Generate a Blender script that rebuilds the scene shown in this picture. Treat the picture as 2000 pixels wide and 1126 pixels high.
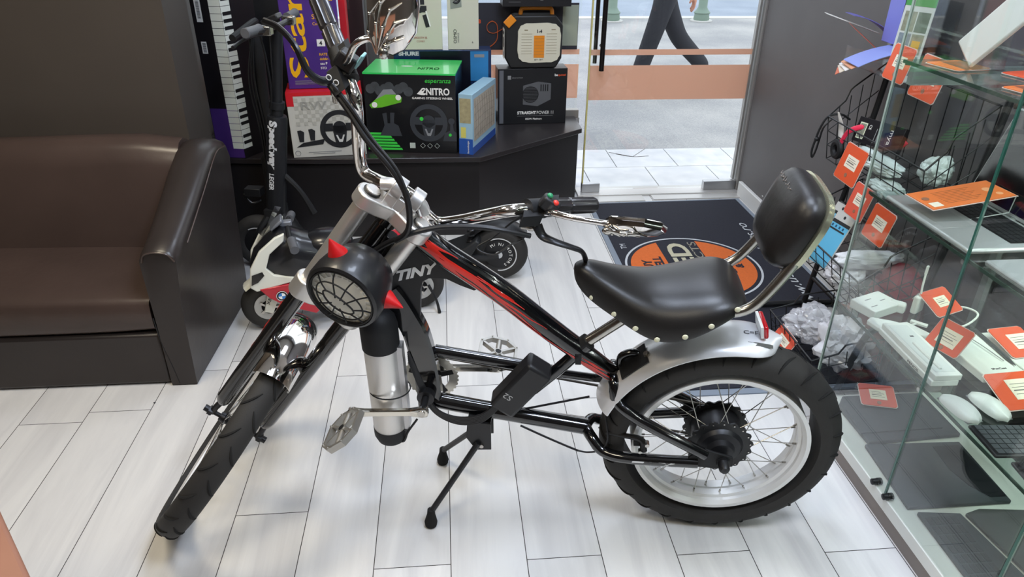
import bpy, bmesh, math, random
from math import sin, cos, pi, radians
from mathutils import Vector, Matrix, noise
V = Vector
random.seed(7)
for o in list(bpy.data.objects): bpy.data.objects.remove(o)
SC = bpy.context.scene; COL = SC.collection
# ------------------------------------------------------------ camera, world, exposure
cd = bpy.data.cameras.new('camera'); cam = bpy.data.objects.new('camera', cd); COL.objects.link(cam); SC.camera = cam
cd.sensor_width = 36.0; cd.lens = 1410.0*36/2000; cd.clip_start = .02
yaw, pit, rol = radians(5.426), radians(28.54), radians(.73)
fw = V((sin(yaw)*cos(pit), cos(yaw)*cos(pit), -sin(pit))); rt = V((cos(yaw), -sin(yaw), 0)); up = rt.cross(fw)
r2 = rt*cos(rol)+up*sin(rol); u2 = -rt*sin(rol)+up*cos(rol)
cam.matrix_world = Matrix(((r2.x, u2.x, -fw.x, 0), (r2.y, u2.y, -fw.y, 0), (r2.z, u2.z, -fw.z, 1.5), (0, 0, 0, 1)))
SC.view_settings.view_transform = 'Standard'; SC.view_settings.look = 'None'; SC.view_settings.gamma = 1
SC.view_settings.use_curve_mapping = False; SC.view_settings.exposure = 0.0
w = bpy.data.worlds.new('world'); SC.world = w; w.use_nodes = True
nt = w.node_tree; bg = nt.nodes['Background']
tc = nt.nodes.new('ShaderNodeTexCoord'); sp = nt.nodes.new('ShaderNodeSeparateXYZ'); cr = nt.nodes.new('ShaderNodeValToRGB')
nt.links.new(tc.outputs['Generated'], sp.inputs[0]); nt.links.new(sp.outputs['Z'], cr.inputs[0]); nt.links.new(cr.outputs[0], bg.inputs[0])
cr.color_ramp.elements[0].position = .0; cr.color_ramp.elements[0].color = (.82, .83, .85, 1)
cr.color_ramp.elements[1].position = .6; cr.color_ramp.elements[1].color = (.80, .88, .98, 1)
bg.inputs[1].default_value = 2.05
def area(name, loc, size, sy, power, col, rot=(0, 0, 0), portal=False):
    l = bpy.data.lights.new(name, 'AREA'); l.shape = 'RECTANGLE'; l.size = size; l.size_y = sy; l.energy = power; l.color = col
    o = bpy.data.objects.new(name, l); COL.objects.link(o); o.location = loc; o.rotation_euler = rot
    if portal: l.cycles.is_portal = True
    return o
area('window_portal', (.26, 4.12, 1.25), 2.95, 2.5, 1, (1, 1, 1), (radians(-90), 0, 0), True)
# ceiling panels of the shop (their fixtures are built with the ceiling)
WARM, COOL = (1.0, .88, .66), (.84, .97, 1.20)
PANELS = [(-1.1, 1.7, 24, WARM), (.35, 1.5, 27, COOL), (-.9, .1, 19, WARM), (.80, .3, 34, COOL), (.65, 3.0, 12, COOL)]
for i, (x, y, p, c) in enumerate(PANELS): area('panel_light', (x, y, 2.70), .55, .55, p, c)
# ------------------------------------------------------------ materials
def srgb(c):
    if isinstance(c, str): c = tuple(int(c[i:i+2], 16)/255 for i in (0, 2, 4))
    return tuple((x/12.92 if x < .04045 else ((x+.055)/1.055)**2.4) for x in c)
MC = {}
def mat(name, col, rough=.5, metal=0, coat=0, bump=0, bscale=200, spec=.5, emit=0, alpha=1, trans=0, var=0, vscale=8, ior=1.45, sheen=0):
    if name in MC: return MC[name]
    m = bpy.data.materials.new(name); MC[name] = m; m.use_nodes = True; n = m.node_tree; b = n.nodes['Principled BSDF']
    c = srgb(col); b.inputs['Base Color'].default_value = (*c, 1); b.inputs['Roughness'].default_value = rough
    b.inputs['Metallic'].default_value = metal; b.inputs['Coat Weight'].default_value = coat; b.inputs['Coat Roughness'].default_value = .06
    b.inputs['Specular IOR Level'].default_value = spec; b.inputs['Transmission Weight'].default_value = trans; b.inputs['IOR'].default_value = ior
    b.inputs['Alpha'].default_value = alpha; b.inputs['Sheen Weight'].default_value = sheen
    if emit: b.inputs['Emission Color'].default_value = (*c, 1); b.inputs['Emission Strength'].default_value = emit
    t = n.nodes.new('ShaderNodeTexCoord')
    nz = n.nodes.new('ShaderNodeTexNoise'); nz.inputs['Scale'].default_value = vscale; nz.inputs['Detail'].default_value = 4; n.links.new(t.outputs['Object'], nz.inputs[0])
    if var:
        mx = n.nodes.new('ShaderNodeMix'); mx.data_type = 'RGBA'; mx.inputs[6].default_value = (*[x*(1-var) for x in c], 1); mx.inputs[7].default_value = (*[min(1, x*(1+var)) for x in c], 1)
        n.links.new(nz.outputs[0], mx.inputs[0]); n.links.new(mx.outputs[2], b.inputs['Base Color'])
    if bump:
        nb = n.nodes.new('ShaderNodeTexNoise'); nb.inputs['Scale'].default_value = bscale; nb.inputs['Detail'].default_value = 3; n.links.new(t.outputs['Object'], nb.inputs[0])
        bp = n.nodes.new('ShaderNodeBump'); bp.inputs['Strength'].default_value = bump; bp.inputs['Distance'].default_value = .002
        n.links.new(nb.outputs[0], bp.inputs['Height']); n.links.new(bp.outputs[0], b.inputs['Normal'])
    return m
def glassmat(name, tint=(.93, .97, .95), refl=.5, rough=.0):
    m = bpy.data.materials.new(name); m.use_nodes = True; n = m.node_tree; n.nodes.clear(); MC[name] = m
    o = n.nodes.new('ShaderNodeOutputMaterial'); t = n.nodes.new('ShaderNodeBsdfTransparent'); g = n.nodes.new('ShaderNodeBsdfGlossy'); mx = n.nodes.new('ShaderNodeMixShader')
    f = n.nodes.new('ShaderNodeLayerWeight'); f.inputs[0].default_value = .5; pw = n.nodes.new('ShaderNodeMath'); pw.operation = 'POWER'; pw.inputs[1].default_value = 4.0; n.links.new(f.outputs['Facing'], pw.inputs[0]); ml = n.nodes.new('ShaderNodeMath'); ml.operation = 'MULTIPLY_ADD'; ml.inputs[1].default_value = refl*.9; ml.inputs[2].default_value = refl*.045; ml.use_clamp = True
    t.inputs[0].default_value = (*tint, 1); g.inputs['Roughness'].default_value = rough; g.inputs[0].default_value = (1, 1, 1, 1)
    n.links.new(pw.outputs[0], ml.inputs[0]); n.links.new(ml.outputs[0], mx.inputs[0]); n.links.new(t.outputs[0], mx.inputs[1]); n.links.new(g.outputs[0], mx.inputs[2]); n.links.new(mx.outputs[0], o.inputs[0])
    return m
G_PANE = glassmat('pane_glass', (.985, .995, .99), .8)
G_CASE = glassmat('case_glass', (.97, .985, .978), .9)
G_SHELF = glassmat('shelf_glass', (.90, .95, .93), .9)
G_CLEAR = glassmat('clear_plastic', (.93, .95, .96), 1.2, .12)
G_EDGE = mat('glass_edge', '2F5C50', .15, 0, .5)
BLACKP = mat('black_plastic', '1B1B1D', .42); BLACKG = mat('gloss_black_paint', '0B0B0D', .12, 0, 1.0)
BLACKM = mat('matte_black', '141416', .62); RUBBER = mat('tyre_rubber', '2B2927', .72, bump=.15, bscale=300)
RUBD = mat('tread_groove_rubber', '171615', .9)
CHROME = mat('chrome', 'E8E4E0', .06, 1); SILV = mat('brushed_silver', 'DCD9D5', .38, .8, bump=.04, bscale=400); ALU = mat('aluminium', 'BDBDBF', .38, 1)
CASTAL = mat('cast_aluminium', 'B8B5AF', .45, .85, bump=.2, bscale=150)
RIM = mat('silver_rim_paint', 'E2E1DF', .38, .3); STEEL = mat('steel', 'B5B2AC', .22, 1); DSTEEL = mat('dark_steel', '3A3A3C', .4, .8)
FEND = mat('silver_fender_paint', 'DEDEE0', .30, .25, .6); RED = mat('red_paint', 'C4161A', .4); REDG = mat('red_lens', 'C11522', .15, 0, .6)
CREAM = mat('rivet_cream', 'D9D6B8', .4); SEATL = mat('seat_vinyl', '1D1B1A', .36, bump=.08, bscale=500); PADL = mat('worn_pad_leather', '1A1716', .40, bump=.25, bscale=60)
SOFAL = mat('dark_brown_leather', '453833', .29, bump=.35, bscale=28, var=.25, vscale=5); SOFAS = mat('dark_brown_leather_shaded', '2F2927', .31, bump=.2, bscale=30, var=.2, vscale=5)  # SOFAS is the same leather with the side's shade put into its colour
WALLD = mat('dark_wall_paint', '463F39', .6, var=.12, vscale=3, bump=.05); WALLG = mat('grey_black_wall_paint', '625F5F', .55, var=.15, vscale=4, bump=.06)
WHITE = mat('white_plastic', 'ECEDEA', .35); WPAPER = mat('white_paper', 'EDEBE6', .6); WTRIM = mat('white_trim', 'D9D8D6', .5, var=.05)
CEIL = mat('ceiling_white', 'D8D5D0', .8); COUNTER = mat('black_laminate', '1E1B1C', .42, bump=.03, bscale=40); COUNTERT = mat('black_laminate_top', '2A2627', .3)
FILM = mat('orange_film', 'F0CDB8', .6)
_n = FILM.node_tree; _o = _n.nodes['Material Output']; _b = _n.nodes['Principled BSDF']; _t = _n.nodes.new('ShaderNodeBsdfTranslucent'); _t.inputs[0].default_value = (*srgb('F0CDB8'), 1); _m = _n.nodes.new('ShaderNodeMixShader'); _m.inputs[0].default_value = .5
_n.links.new(_b.outputs[0], _m.inputs[1]); _n.links.new(_t.outputs[0], _m.inputs[2]); _n.links.new(_m.outputs[0], _o.inputs[0]); INK = mat('dark_ink', '26262A', .6); GREYINK = mat('grey_ink', '8C8C8C', .6); ORANGE = mat('orange_card', 'E2562B', .45, coat=.3)
ORG2 = mat('orange_card_soft', 'E5793A', .5, coat=.2); LBL = mat('label_cream', 'EFE6D2', .6)
def floor_mat():
    m = bpy.data.materials.new('whitewashed_planks'); m.use_nodes = True; n = m.node_tree; b = n.nodes['Principled BSDF']; L = n.links.new
    g = n.nodes.new('ShaderNodeNewGeometry'); t = n.nodes.new('ShaderNodeTexCoord'); mp = n.nodes.new('ShaderNodeMapping'); mp.inputs['Scale'].default_value = (9, .9, 1)
    ad = n.nodes.new('ShaderNodeVectorMath'); ad.operation = 'ADD'; cx = n.nodes.new('ShaderNodeCombineXYZ'); ml = n.nodes.new('ShaderNodeMath'); ml.operation = 'MULTIPLY'; ml.inputs[1].default_value = 37
    L(g.outputs['Random Per Island'], ml.inputs[0]); L(ml.outputs[0], cx.inputs['Z']); L(ml.outputs[0], cx.inputs['Y']); L(t.outputs['Object'], mp.inputs[0]); L(mp.outputs[0], ad.inputs[0]); L(cx.outputs[0], ad.inputs[1])
    nz = n.nodes.new('ShaderNodeTexNoise'); nz.inputs['Scale'].default_value = 1; nz.inputs['Detail'].default_value = 8; nz.inputs['Roughness'].default_value = .6; nz.inputs['Distortion'].default_value = 1.2; L(ad.outputs[0], nz.inputs[0])
    r = n.nodes.new('ShaderNodeValToRGB'); L(nz.outputs[0], r.inputs[0]); e = r.color_ramp.elements
    e[0].position = .28; e[0].color = (*srgb('C3C1C0'), 1); e[1].position = .62; e[1].color = (*srgb('D8D6D3'), 1); k = e.new(.45); k.color = (*srgb('CECCCA'), 1)
    hs = n.nodes.new('ShaderNodeHueSaturation'); mr = n.nodes.new('ShaderNodeMapRange'); mr.inputs[3].default_value = .94; mr.inputs[4].default_value = 1.05
    L(g.outputs['Random Per Island'], mr.inputs[0]); L(mr.outputs[0], hs.inputs['Value']); L(r.outputs[0], hs.inputs['Color']); L(hs.outputs[0], b.inputs['Base Color'])
    nf = n.nodes.new('ShaderNodeTexNoise'); mp2 = n.nodes.new('ShaderNodeMapping'); mp2.inputs['Scale'].default_value = (160, 8, 1); L(t.outputs['Object'], mp2.inputs[0]); L(mp2.outputs[0], nf.inputs[0]); nf.inputs['Scale'].default_value = 1
    bp = n.nodes.new('ShaderNodeBump'); bp.inputs['Strength'].default_value = .12; bp.inputs['Distance'].default_value = .001; L(nf.outputs[0], bp.inputs['Height']); L(bp.outputs[0], b.inputs['Normal'])
    b.inputs['Roughness'].default_value = .42; b.inputs['Specular IOR Level'].default_value = .45
    return m
def asphalt(name, c1, c2, scale):
    m = bpy.data.materials.new(name); m.use_nodes = True; n = m.node_tree; b = n.nodes['Principled BSDF']; t = n.nodes.new('ShaderNodeTexCoord')
    a = n.nodes.new('ShaderNodeTexNoise'); a.inputs['Scale'].default_value = scale; a.inputs['Detail'].default_value = 3; n.links.new(t.outputs['Object'], a.inputs[0])
    c = n.nodes.new('ShaderNodeTexNoise'); c.inputs['Scale'].default_value = 1.3; c.inputs['Detail'].default_value = 3; n.links.new(t.outputs['Object'], c.inputs[0])
    ad = n.nodes.new('ShaderNodeMath'); ad.operation = 'ADD'; n.links.new(a.outputs[0], ad.inputs[0]); n.links.new(c.outputs[0], ad.inputs[1])
    r = n.nodes.new('ShaderNodeValToRGB'); r.color_ramp.elements[0].position = .40; r.color_ramp.elements[1].position = .62; r.color_ramp.elements[0].color = (*srgb(c1), 1); r.color_ramp.elements[1].color = (*srgb(c2), 1)
    h = n.nodes.new('ShaderNodeMath'); h.operation = 'MULTIPLY'; h.inputs[1].default_value = .5; n.links.new(ad.outputs[0], h.inputs[0]); n.links.new(h.outputs[0], r.inputs[0]); n.links.new(r.outputs[0], b.inputs['Base Color']); b.inputs['Roughness'].default_value = .85
    return m
# ------------------------------------------------------------ mesh helpers
class MB:
    def __init__(s): s.v = []; s.f = []; s.m = []
    def add(s, vs, fs, m=0):
        k = len(s.v); s.v += [V(p) for p in vs]; s.f += [tuple(i+k for i in f) for f in fs]; s.m += [m]*len(fs); return s
    def box(s, c, sz, ax=None, m=0):
        c = V(c); ex, ey, ez = ax if ax else (V((1, 0, 0)), V((0, 1, 0)), V((0, 0, 1)))
        ex, ey, ez = V(ex)*sz[0]/2, V(ey)*sz[1]/2, V(ez)*sz[2]/2
        p = [c+ex*i+ey*j+ez*k for k in (-1, 1) for j in (-1, 1) for i in (-1, 1)]
        return s.add(p, [(0, 2, 3, 1), (4, 5, 7, 6), (0, 1, 5, 4), (2, 6, 7, 3), (0, 4, 6, 2), (1, 3, 7, 5)], m)
    def bb(s, a, b, m=0):
        a, b = V(a), V(b); return s.box((a+b)/2, [abs(b[i]-a[i]) for i in range(3)], None, m)
    def ring(s, c, ax, r, n, ph=0, ref=None):
        ax = V(ax).normalized(); u = (V(ref) if ref else (V((0, 0, 1)) if abs(ax.z) < .9 else V((1, 0, 0))))
        u = (u-ax*u.dot(ax)).normalized(); w_ = ax.cross(u)
        return [V(c)+(u*cos(2*pi*i/n+ph)+w_*sin(2*pi*i/n+ph))*r for i in range(n)]
    def loft(s, rings, cap=True, m=0, closed=False):
        n = len(rings[0]); vs = [p for r in rings for p in r]; fs = []
        R = len(rings)
        for i in range(R if closed else R-1):
            for j in range(n):
                a, b = i*n+j, i*n+(j+1) % n; c, d = ((i+1) % R)*n+(j+1) % n, ((i+1) % R)*n+j; fs.append((a, b, c, d))
        if cap and not closed: fs += [tuple(range(n))[::-1], tuple((R-1)*n+i for i in range(n))]
        return s.add(vs, fs, m)
    def cyl(s, a, b, r, r1=None, n=20, m=0, cap=True):
        a, b = V(a), V(b); return s.loft([s.ring(a, b-a, r, n), s.ring(b, b-a, r if r1 is None else r1, n)], cap, m)
    def lathe(s, o, ax, prof, n=28, m=0, cap=True, ref=None):
        ax = V(ax).normalized(); return s.loft([s.ring(V(o)+ax*h, ax, max(r, 1e-4), n, 0, ref) for r, h in prof], cap, m)
    def tube(s, pts, r, n=10, m=0, closed=False, k=6, cap=True, flat=None):
        P = [V(p) for p in pts]; R = list(r) if isinstance(r, (list, tuple)) else [r]*len(P)
        if k > 1 and len(P) > 2: P, R = crom(P, R, k, closed)
        rings = []; N = len(P); t0 = None; u = None
        for i in range(N):
            a = P[i-1] if (i or closed) else P[0]; b = P[(i+1) % N] if (i < N-1 or closed) else P[-1]
            t = (b-a).normalized()
            if u is None: u = V((0, 0, 1)) if abs(t.z) < .9 else V((1, 0, 0))
            u = (u-t*u.dot(t)).normalized(); w_ = t.cross(u)
            rings.append([P[i]+(u*cos(2*pi*j/n)*(flat or 1)+w_*sin(2*pi*j/n))*R[i] for j in range(n)])
        return s.loft(rings, cap, m, closed)
    def prism(s, poly, o, ex, ey, th, m=0):
        ex, ey = V(ex), V(ey); ez = ex.cross(ey).normalized(); a = [V(o)+ex*x+ey*y for x, y in poly]; n = len(a)
        s.add([p-ez*th/2 for p in a]+[p+ez*th/2 for p in a], [tuple(range(n))[::-1], tuple(range(n, 2*n))]+[(i, (i+1) % n, n+(i+1) % n, n+i) for i in range(n)], m); return s
    def ell(s, c, r, ax=None, m=0, n=20, h=12, half=None):
        ex, ey, ez = [V(a) for a in ax] if ax else (V((1, 0, 0)), V((0, 1, 0)), V((0, 0, 1))); c = V(c)
        lo = -pi/2 if half is None else half
        rings = [[c+ex*r[0]*max(cos(lo+(pi/2-lo)*i/h), .002)*cos(2*pi*j/n)+ey*r[1]*max(cos(lo+(pi/2-lo)*i/h), .002)*sin(2*pi*j/n)+ez*r[2]*sin(lo+(pi/2-lo)*i/h) for j in range(n)] for i in range(h+1)]
        return s.loft(rings, True, m)
    def tor(s, c, ax, R, r, n=64, k=12, m=0, a0=0, a1=2*pi, ref=None, prof=None):
        ax = V(ax).normalized(); u = V(ref) if ref else (V((0, 0, 1)) if abs(ax.z) < .9 else V((1, 0, 0))); u = (u-ax*u.dot(ax)).normalized(); w_ = ax.cross(u); full = a1-a0 > 6.28
        pf = prof or [(r*cos(2*pi*j/k), r*sin(2*pi*j/k)) for j in range(k)]; rings = []
        for i in range(n if full else n+1):
            t = a0+(a1-a0)*i/n; d = u*cos(t)+w_*sin(t); rings.append([V(c)+d*(R+x)+ax*y for x, y in pf])
        return s.loft(rings, True, m, full)
def crom(P, R, k, closed):
    o = []; q = []; N = len(P)
    for i in range(N if closed else N-1):
        p0 = P[i-1] if (i or closed) else P[0]*2-P[1]; p1 = P[i]; p2 = P[(i+1) % N]; p3 = P[(i+2) % N] if (i+2 < N or closed) else P[-1]*2-P[-2]
        for j in range(k):
            t = j/k; o.append(.5*((2*p1)+(p2-p0)*t+(2*p0-5*p1+4*p2-p3)*t*t+(3*p1-p0-3*p2+p3)*t**3)); q.append(R[i]*(1-t)+R[(i+1) % N]*t)
    if not closed: o.append(P[-1]); q.append(R[-1])
    return o, q
def thing(name, label, cat, loc=(0, 0, 0), rz=0, group=None, ax=None):
    o = bpy.data.objects.new(name, None); COL.objects.link(o); o.empty_display_size = .05
    if ax: ex, ey, ez = [V(a).normalized() for a in ax]; o.matrix_world = Matrix(((ex.x, ey.x, ez.x, loc[0]), (ex.y, ey.y, ez.y, loc[1]), (ex.z, ey.z, ez.z, loc[2]), (0, 0, 0, 1)))
    else: o.location = loc; o.rotation_euler = (0, 0, rz)
    tag(o, label, cat, group); return o
def tag(o, label, cat, group=None, kind=None):
    o['label'] = label; o['category'] = cat
    if group: o['group'] = group
    if kind: o['kind'] = kind
    return o
def part(root, name, mb, mats, off=(0, 0, 0), bev=0, ang=35, parent=None, label=None):
    me = bpy.data.meshes.new(name); off = V(off); me.from_pydata([p-off for p in mb.v], [], mb.f)
    mats = mats if isinstance(mats, (list, tuple)) else [mats]
    for m in mats: me.materials.append(m)
    me.polygons.foreach_set('material_index', mb.m)
    b = bmesh.new(); b.from_mesh(me); bmesh.ops.recalc_face_normals(b, faces=b.faces); b.to_mesh(me); b.free()
    me.polygons.foreach_set('use_smooth', [True]*len(me.polygons)); me.update(); me.set_sharp_from_angle(angle=radians(ang))
    o = bpy.data.objects.new(name, me); COL.objects.link(o)
    if root is not None: o.parent = root
    if bev:
        md = o.modifiers.new('bevel', 'BEVEL'); md.width = bev; md.segments = 2; md.limit_method = 'ANGLE'; md.angle_limit = radians(40); md.harden_normals = False
    if label: o['label'] = label
    return o
def struct(name, mb, mats, **k): o = part(None, name, mb, mats, **k); o['kind'] = 'structure'; return o
def text_mb(s, o, ex, ey, h=None, wid=None, ext=.0006, bold=.0, align='L', shear=0, m=0, mb=None):
    """lettering as a mesh: height h and/or width wid in metres, written along ex with ey up"""
    c = bpy.data.curves.new('t', 'FONT'); c.body = s; c.size = 1; c.extrude = .001; c.offset = bold; c.shear = shear; c.resolution_u = 3; c.space_line = .9
    ob = bpy.data.objects.new('t', c); COL.objects.link(ob); dg = bpy.context.evaluated_depsgraph_get(); me = bpy.data.meshes.new_from_object(ob.evaluated_get(dg))
    vs = [v.co.copy() for v in me.vertices]; fs = [tuple(p.vertices) for p in me.polygons]; bpy.data.objects.remove(ob); bpy.data.curves.remove(c); bpy.data.meshes.remove(me)
    x0 = min(p.x for p in vs); x1 = max(p.x for p in vs); y0 = min(p.y for p in vs); y1 = max(p.y for p in vs)
    sx = wid/(x1-x0) if wid else None; sy = h/(y1-y0) if h else sx
    if sx is None: sx = sy
    ex, ey = V(ex).normalized(), V(ey).normalized(); ez = ex.cross(ey); dx = {'L': 0, 'C': -(x1-x0)*sx/2, 'R': -(x1-x0)*sx}[align]
    mb = mb or MB(); return mb.add([V(o)+ex*((p.x-x0)*sx+dx)+ey*(p.y-y0)*sy+ez*(ext if p.z > 0 else 0) for p in vs], fs, m)
def dup(root, loc=None, rz=None, label=None, mw=None):
    r = root.copy(); COL.objects.link(r)
    if mw: r.matrix_world = mw
    if loc is not None: r.location = loc
    if rz is not None: r.rotation_euler = (0, 0, rz)
    if label: r['label'] = label
    for ch in list(root.children):
        c = ch.copy(); COL.objects.link(c); c.parent = r
        for g in list(ch.children):
            d = g.copy(); COL.objects.link(d); d.parent = c
    return r
X, Y, Z = V((1, 0, 0)), V((0, 1, 0)), V((0, 0, 1))
# ------------------------------------------------------------ structure
FLM = floor_mat()
CROSS = {-8: [1.4, 2.9], -7: [1.945, .7], -6: [1.995, .9], -5: [2.21, .95], -4: [2.26, .95, 3.3], -3: [1.5, 2.75], -2: [2.14, .9], -1: [1.29, 2.566], 0: [2.05, .8, 3.4], 1: [2.562, 1.289], 2: [1.95, .7], 3: [1.273, 2.556], 4: [2.0, .8], 5: [1.251, 2.5], 6: [1.8], 7: [2.3], 8: [1.2, 2.9]}
fl = MB()
for k in range(-14, 9):
    a, b = -.025+.195*k, -.025+.195*(k+1); b = min(b, 1.69)
    ys = sorted([-1.2]+CROSS.get(k, [.6+.37*(k % 3), 2+.3*(k % 2)])+[3.88])
    for y0, y1 in zip(ys, ys[1:]): g = .0011; fl.add([(a+g, y0+g, 0), (b-g, y0+g, 0), (b-g, y1-g, 0), (a+g, y1-g, 0)], [(0, 1, 2, 3)], 0)
n0 = len(fl.f); fl.bb((-2.8, -1.2, -.06), (1.7, 3.9, -.0015), 1)
struct('floor', fl, [FLM, mat('floor_joint', '3A3632', .9)])
struct('ceiling', MB().bb((-2.8, -1.2, 2.72), (1.8, 4.3, 2.82)), CEIL)
struct('wall_left', MB().bb((-2.9, -1.3, 0), (-2.75, 3.0, 2.72)), WALLD)
struct('wall_rear', MB().bb((-2.8, -1.4, 0), (1.8, -1.25, 2.72)), WALLD)
struct('wall_sofa', MB().bb((-2.75, 2.79, 0), (-.978, 3.05, 2.72)).bb((-2.75, 3.05, 0), (-1.2, 4.15, 2.72)), WALLD)
struct('wall_right', MB().bb((1.672, -1.25, 0), (1.85, 3.93, 2.72)), WALLG)
struct('wall_front', MB().bb((-1.2, 3.98, 2.45), (1.72, 4.16, 2.72)), WALLG)
struct('baseboard_right', MB().bb((1.650, 1.86, 0), (1.6715, 3.78, .085)), WTRIM, bev=.004)
chip = MB()
for i in range(9): chip.ell((1.671, 3.5-.05*i+random.uniform(-.02, .02), .10+random.uniform(0, .03)), (.001, random.uniform(.004, .012), random.uniform(.003, .009)), n=6, h=4)
struct('trim_1', chip, WTRIM)
# window (storefront) and door
wn = MB(); wn.bb((-1.2, 4.0, .0), (.75, 4.05, .40)); struct('trim_2', wn, mat('storefront_sill', '8F8D8C', .5))
win = struct('window_1', MB().bb((-1.2, 4.02, .44), (.735, 4.028, 2.45)), G_PANE)
fr = MB()
for a, b in [((-1.2, 4.0, .40), (.745, 4.045, .445)), ((-1.2, 4.0, 2.42), (.745, 4.045, 2.45)), ((-1.2, 4.0, .44), (-1.17, 4.045, 2.42)), ((-.40, 4.0, .44), (-.34, 4.045, 2.42)), ((-.30, 4.0, .44), (-.26, 4.045, 2.42))]: fr.bb(a, b)
part(win, 'window_frame', fr, mat('grey_frame', '9A9690', .4, .6), bev=.003)
def film(x0, x1, y, z0, z1): return MB().bb((x0, y, z0), (x1, y+.0008, z1))
for z0, z1 in ((.505, .690), (.742, .770)): part(win, 'film_stripe', film(-1.16, .735, 4.0285, z0, z1), FILM)
door = struct('door_1', MB().bb((.765, 3.852, .025), (1.662, 3.862, 2.35)), G_PANE)
part(door, 'glass_edge', MB().bb((.757, 3.850, .025), (.765, 3.864, 2.35)), mat('lit_glass_edge', 'C9BE7A', .3))
for z0, z1 in ((.768, .797), (.533, .715)): part(door, 'film_stripe', film(.765, 1.64, 3.8625, z0, z1), FILM)
hd = MB().cyl((.815, 3.80, .70), (.815, 3.80, 1.7), .013).cyl((.815, 3.80, .82), (.815, 3.852, .82), .008).cyl((.815, 3.80, 1.6), (.815, 3.852, 1.6), .008)
hd.cyl((.797, 3.90, .72), (.797, 3.90, 1.7), .011)
part(door, 'door_handle', hd, mat('handle_dark', '2E2A2A', .25, .7))
part(door, 'patch_fitting', MB().bb((.757, 3.838, .012), (.86, 3.876, .065)), ALU, bev=.003)
part(door, 'patch_fitting', MB().bb((1.47, 3.838, .012), (1.66, 3.876, .065)), ALU, bev=.003)
jf = MB().bb((1.662, 3.83, 0), (1.683, 3.90, 2.45)).bb((1.640, 3.855, 0.07), (1.652, 3.885, 2.45)).bb((1.683, 3.80, 0), (1.712, 3.93, 2.45))
struct('trim_3', jf, mat('door_jamb', 'A7A4A0', .35, .5), bev=.002)
struct('trim_4', MB().bb((.73, 3.80, 0), (1.67, 3.93, .012)).bb((.76, 3.715, 0), (1.1, 3.80, .006)).bb((1.15, 3.73, 0), (1.66, 3.80, .007)), mat('threshold', 'C9C6C2', .35, .4), bev=.002)
struct('trim_5', MB().bb((.745, 3.98, 2.35), (1.70, 4.04, 2.45)).bb((.745, 3.83, 2.35), (1.70, 3.98, 2.45)), ALU)
struct('ceiling_trim', MB().bb((-1.2, 4.02, 2.44), (1.72, 4.05, 2.5)), ALU)
# outside ground
def tile_mat():
    m = asphalt('pale_paving', 'CFCFD2', 'E4E2E2', 9); return m
tl = MB(); TM = tile_mat()
for j, (y0, y1, o) in enumerate([(3.93, 4.32, .05), (4.32, 4.685, -.13)]):
    for i in range(-6, 12):
        a = o+i*.4; a1 = a+.4
        if j == 1 and i == 4: a1 = a+.4
        tl.bb((a+.003, y0+.003, -.03), (a1-.003, y1-.003, -.008))
struct('sidewalk_paving', tl, TM)
struct('ground_bed', MB().bb((-9, 3.94, -.14), (22, 4.69, -.0125)), mat('grout', '77757A', .9))
struct('sidewalk', MB().bb((-9, 4.69, -.14), (22, 10.6, -.014)), asphalt('asphalt_walk', '929294', 'B8B5B2', 120))
struct('kerb', MB().bb((-9, 10.6, -.14), (22, 10.8, -.004)), mat('kerb_stone', 'D2D0CC', .8))
struct('road', MB().bb((-12, 10.8, -.16), (26, 34, -.10)), asphalt('road_asphalt', '8C96A4', 'A2ABB8', 60))
# cracks on a paving tile + pebbles
ck = MB()
for pts in [[(1.12, 4.58), (1.22, 4.52), (1.33, 4.53)], [(1.22, 4.52), (1.28, 4.60), (1.34, 4.68)], [(1.08, 4.62), (1.22, 4.52)]]: ck.tube([(x, y, -.0072) for x, y in pts], .0016, 5)
struct('paving_crack', ck, mat('crack_dark', '5B5651', .9))
def bollard(x, y, lab):
    t = thing('bollard', lab, 'bollard', (x, y, -.01), group='green street bollards')
    part(t, 'post', MB().lathe((0, 0, 0), Z, [(.10, 0), (.11, .03), (.10, .09), (.115, .11), (.085, .14), (.062, .18), (.058, .75), (.07, .78), (.075, .84), (.05, .90), (.01, .93)]), mat('bollard_green', '7E9184', .6))
    part(t, 'base_plate', MB().cyl((0, 0, -.002), (0, 0, .012), .15, n=24), mat('kerb_stone', 'D2D0CC', .8)); return t
bollard(3.60, 10.40, 'green metal bollard on the kerb behind the walking person')
bollard(2.33, 10.40, 'green metal bollard on the kerb seen beside the door handle')
for i, (x, y, p, c) in enumerate(PANELS):
    t = thing('ceiling_light', 'square white light panel on the ceiling '+('above the sofa', 'above the bicycle', 'at the rear left', 'at the rear right', 'near the door')[i], 'ceiling light', (x, y, 2.72), group='ceiling light panels')
    part(t, 'frame', MB().bb((-.31, -.31, -.012), (.31, .31, 0)), WTRIM)
    part(t, 'diffuser', MB().bb((-.29, -.29, -.014), (.29, .29, -.0125)), mat('lit_diffuser', 'FFF4E6', .5, emit=2.2))
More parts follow.
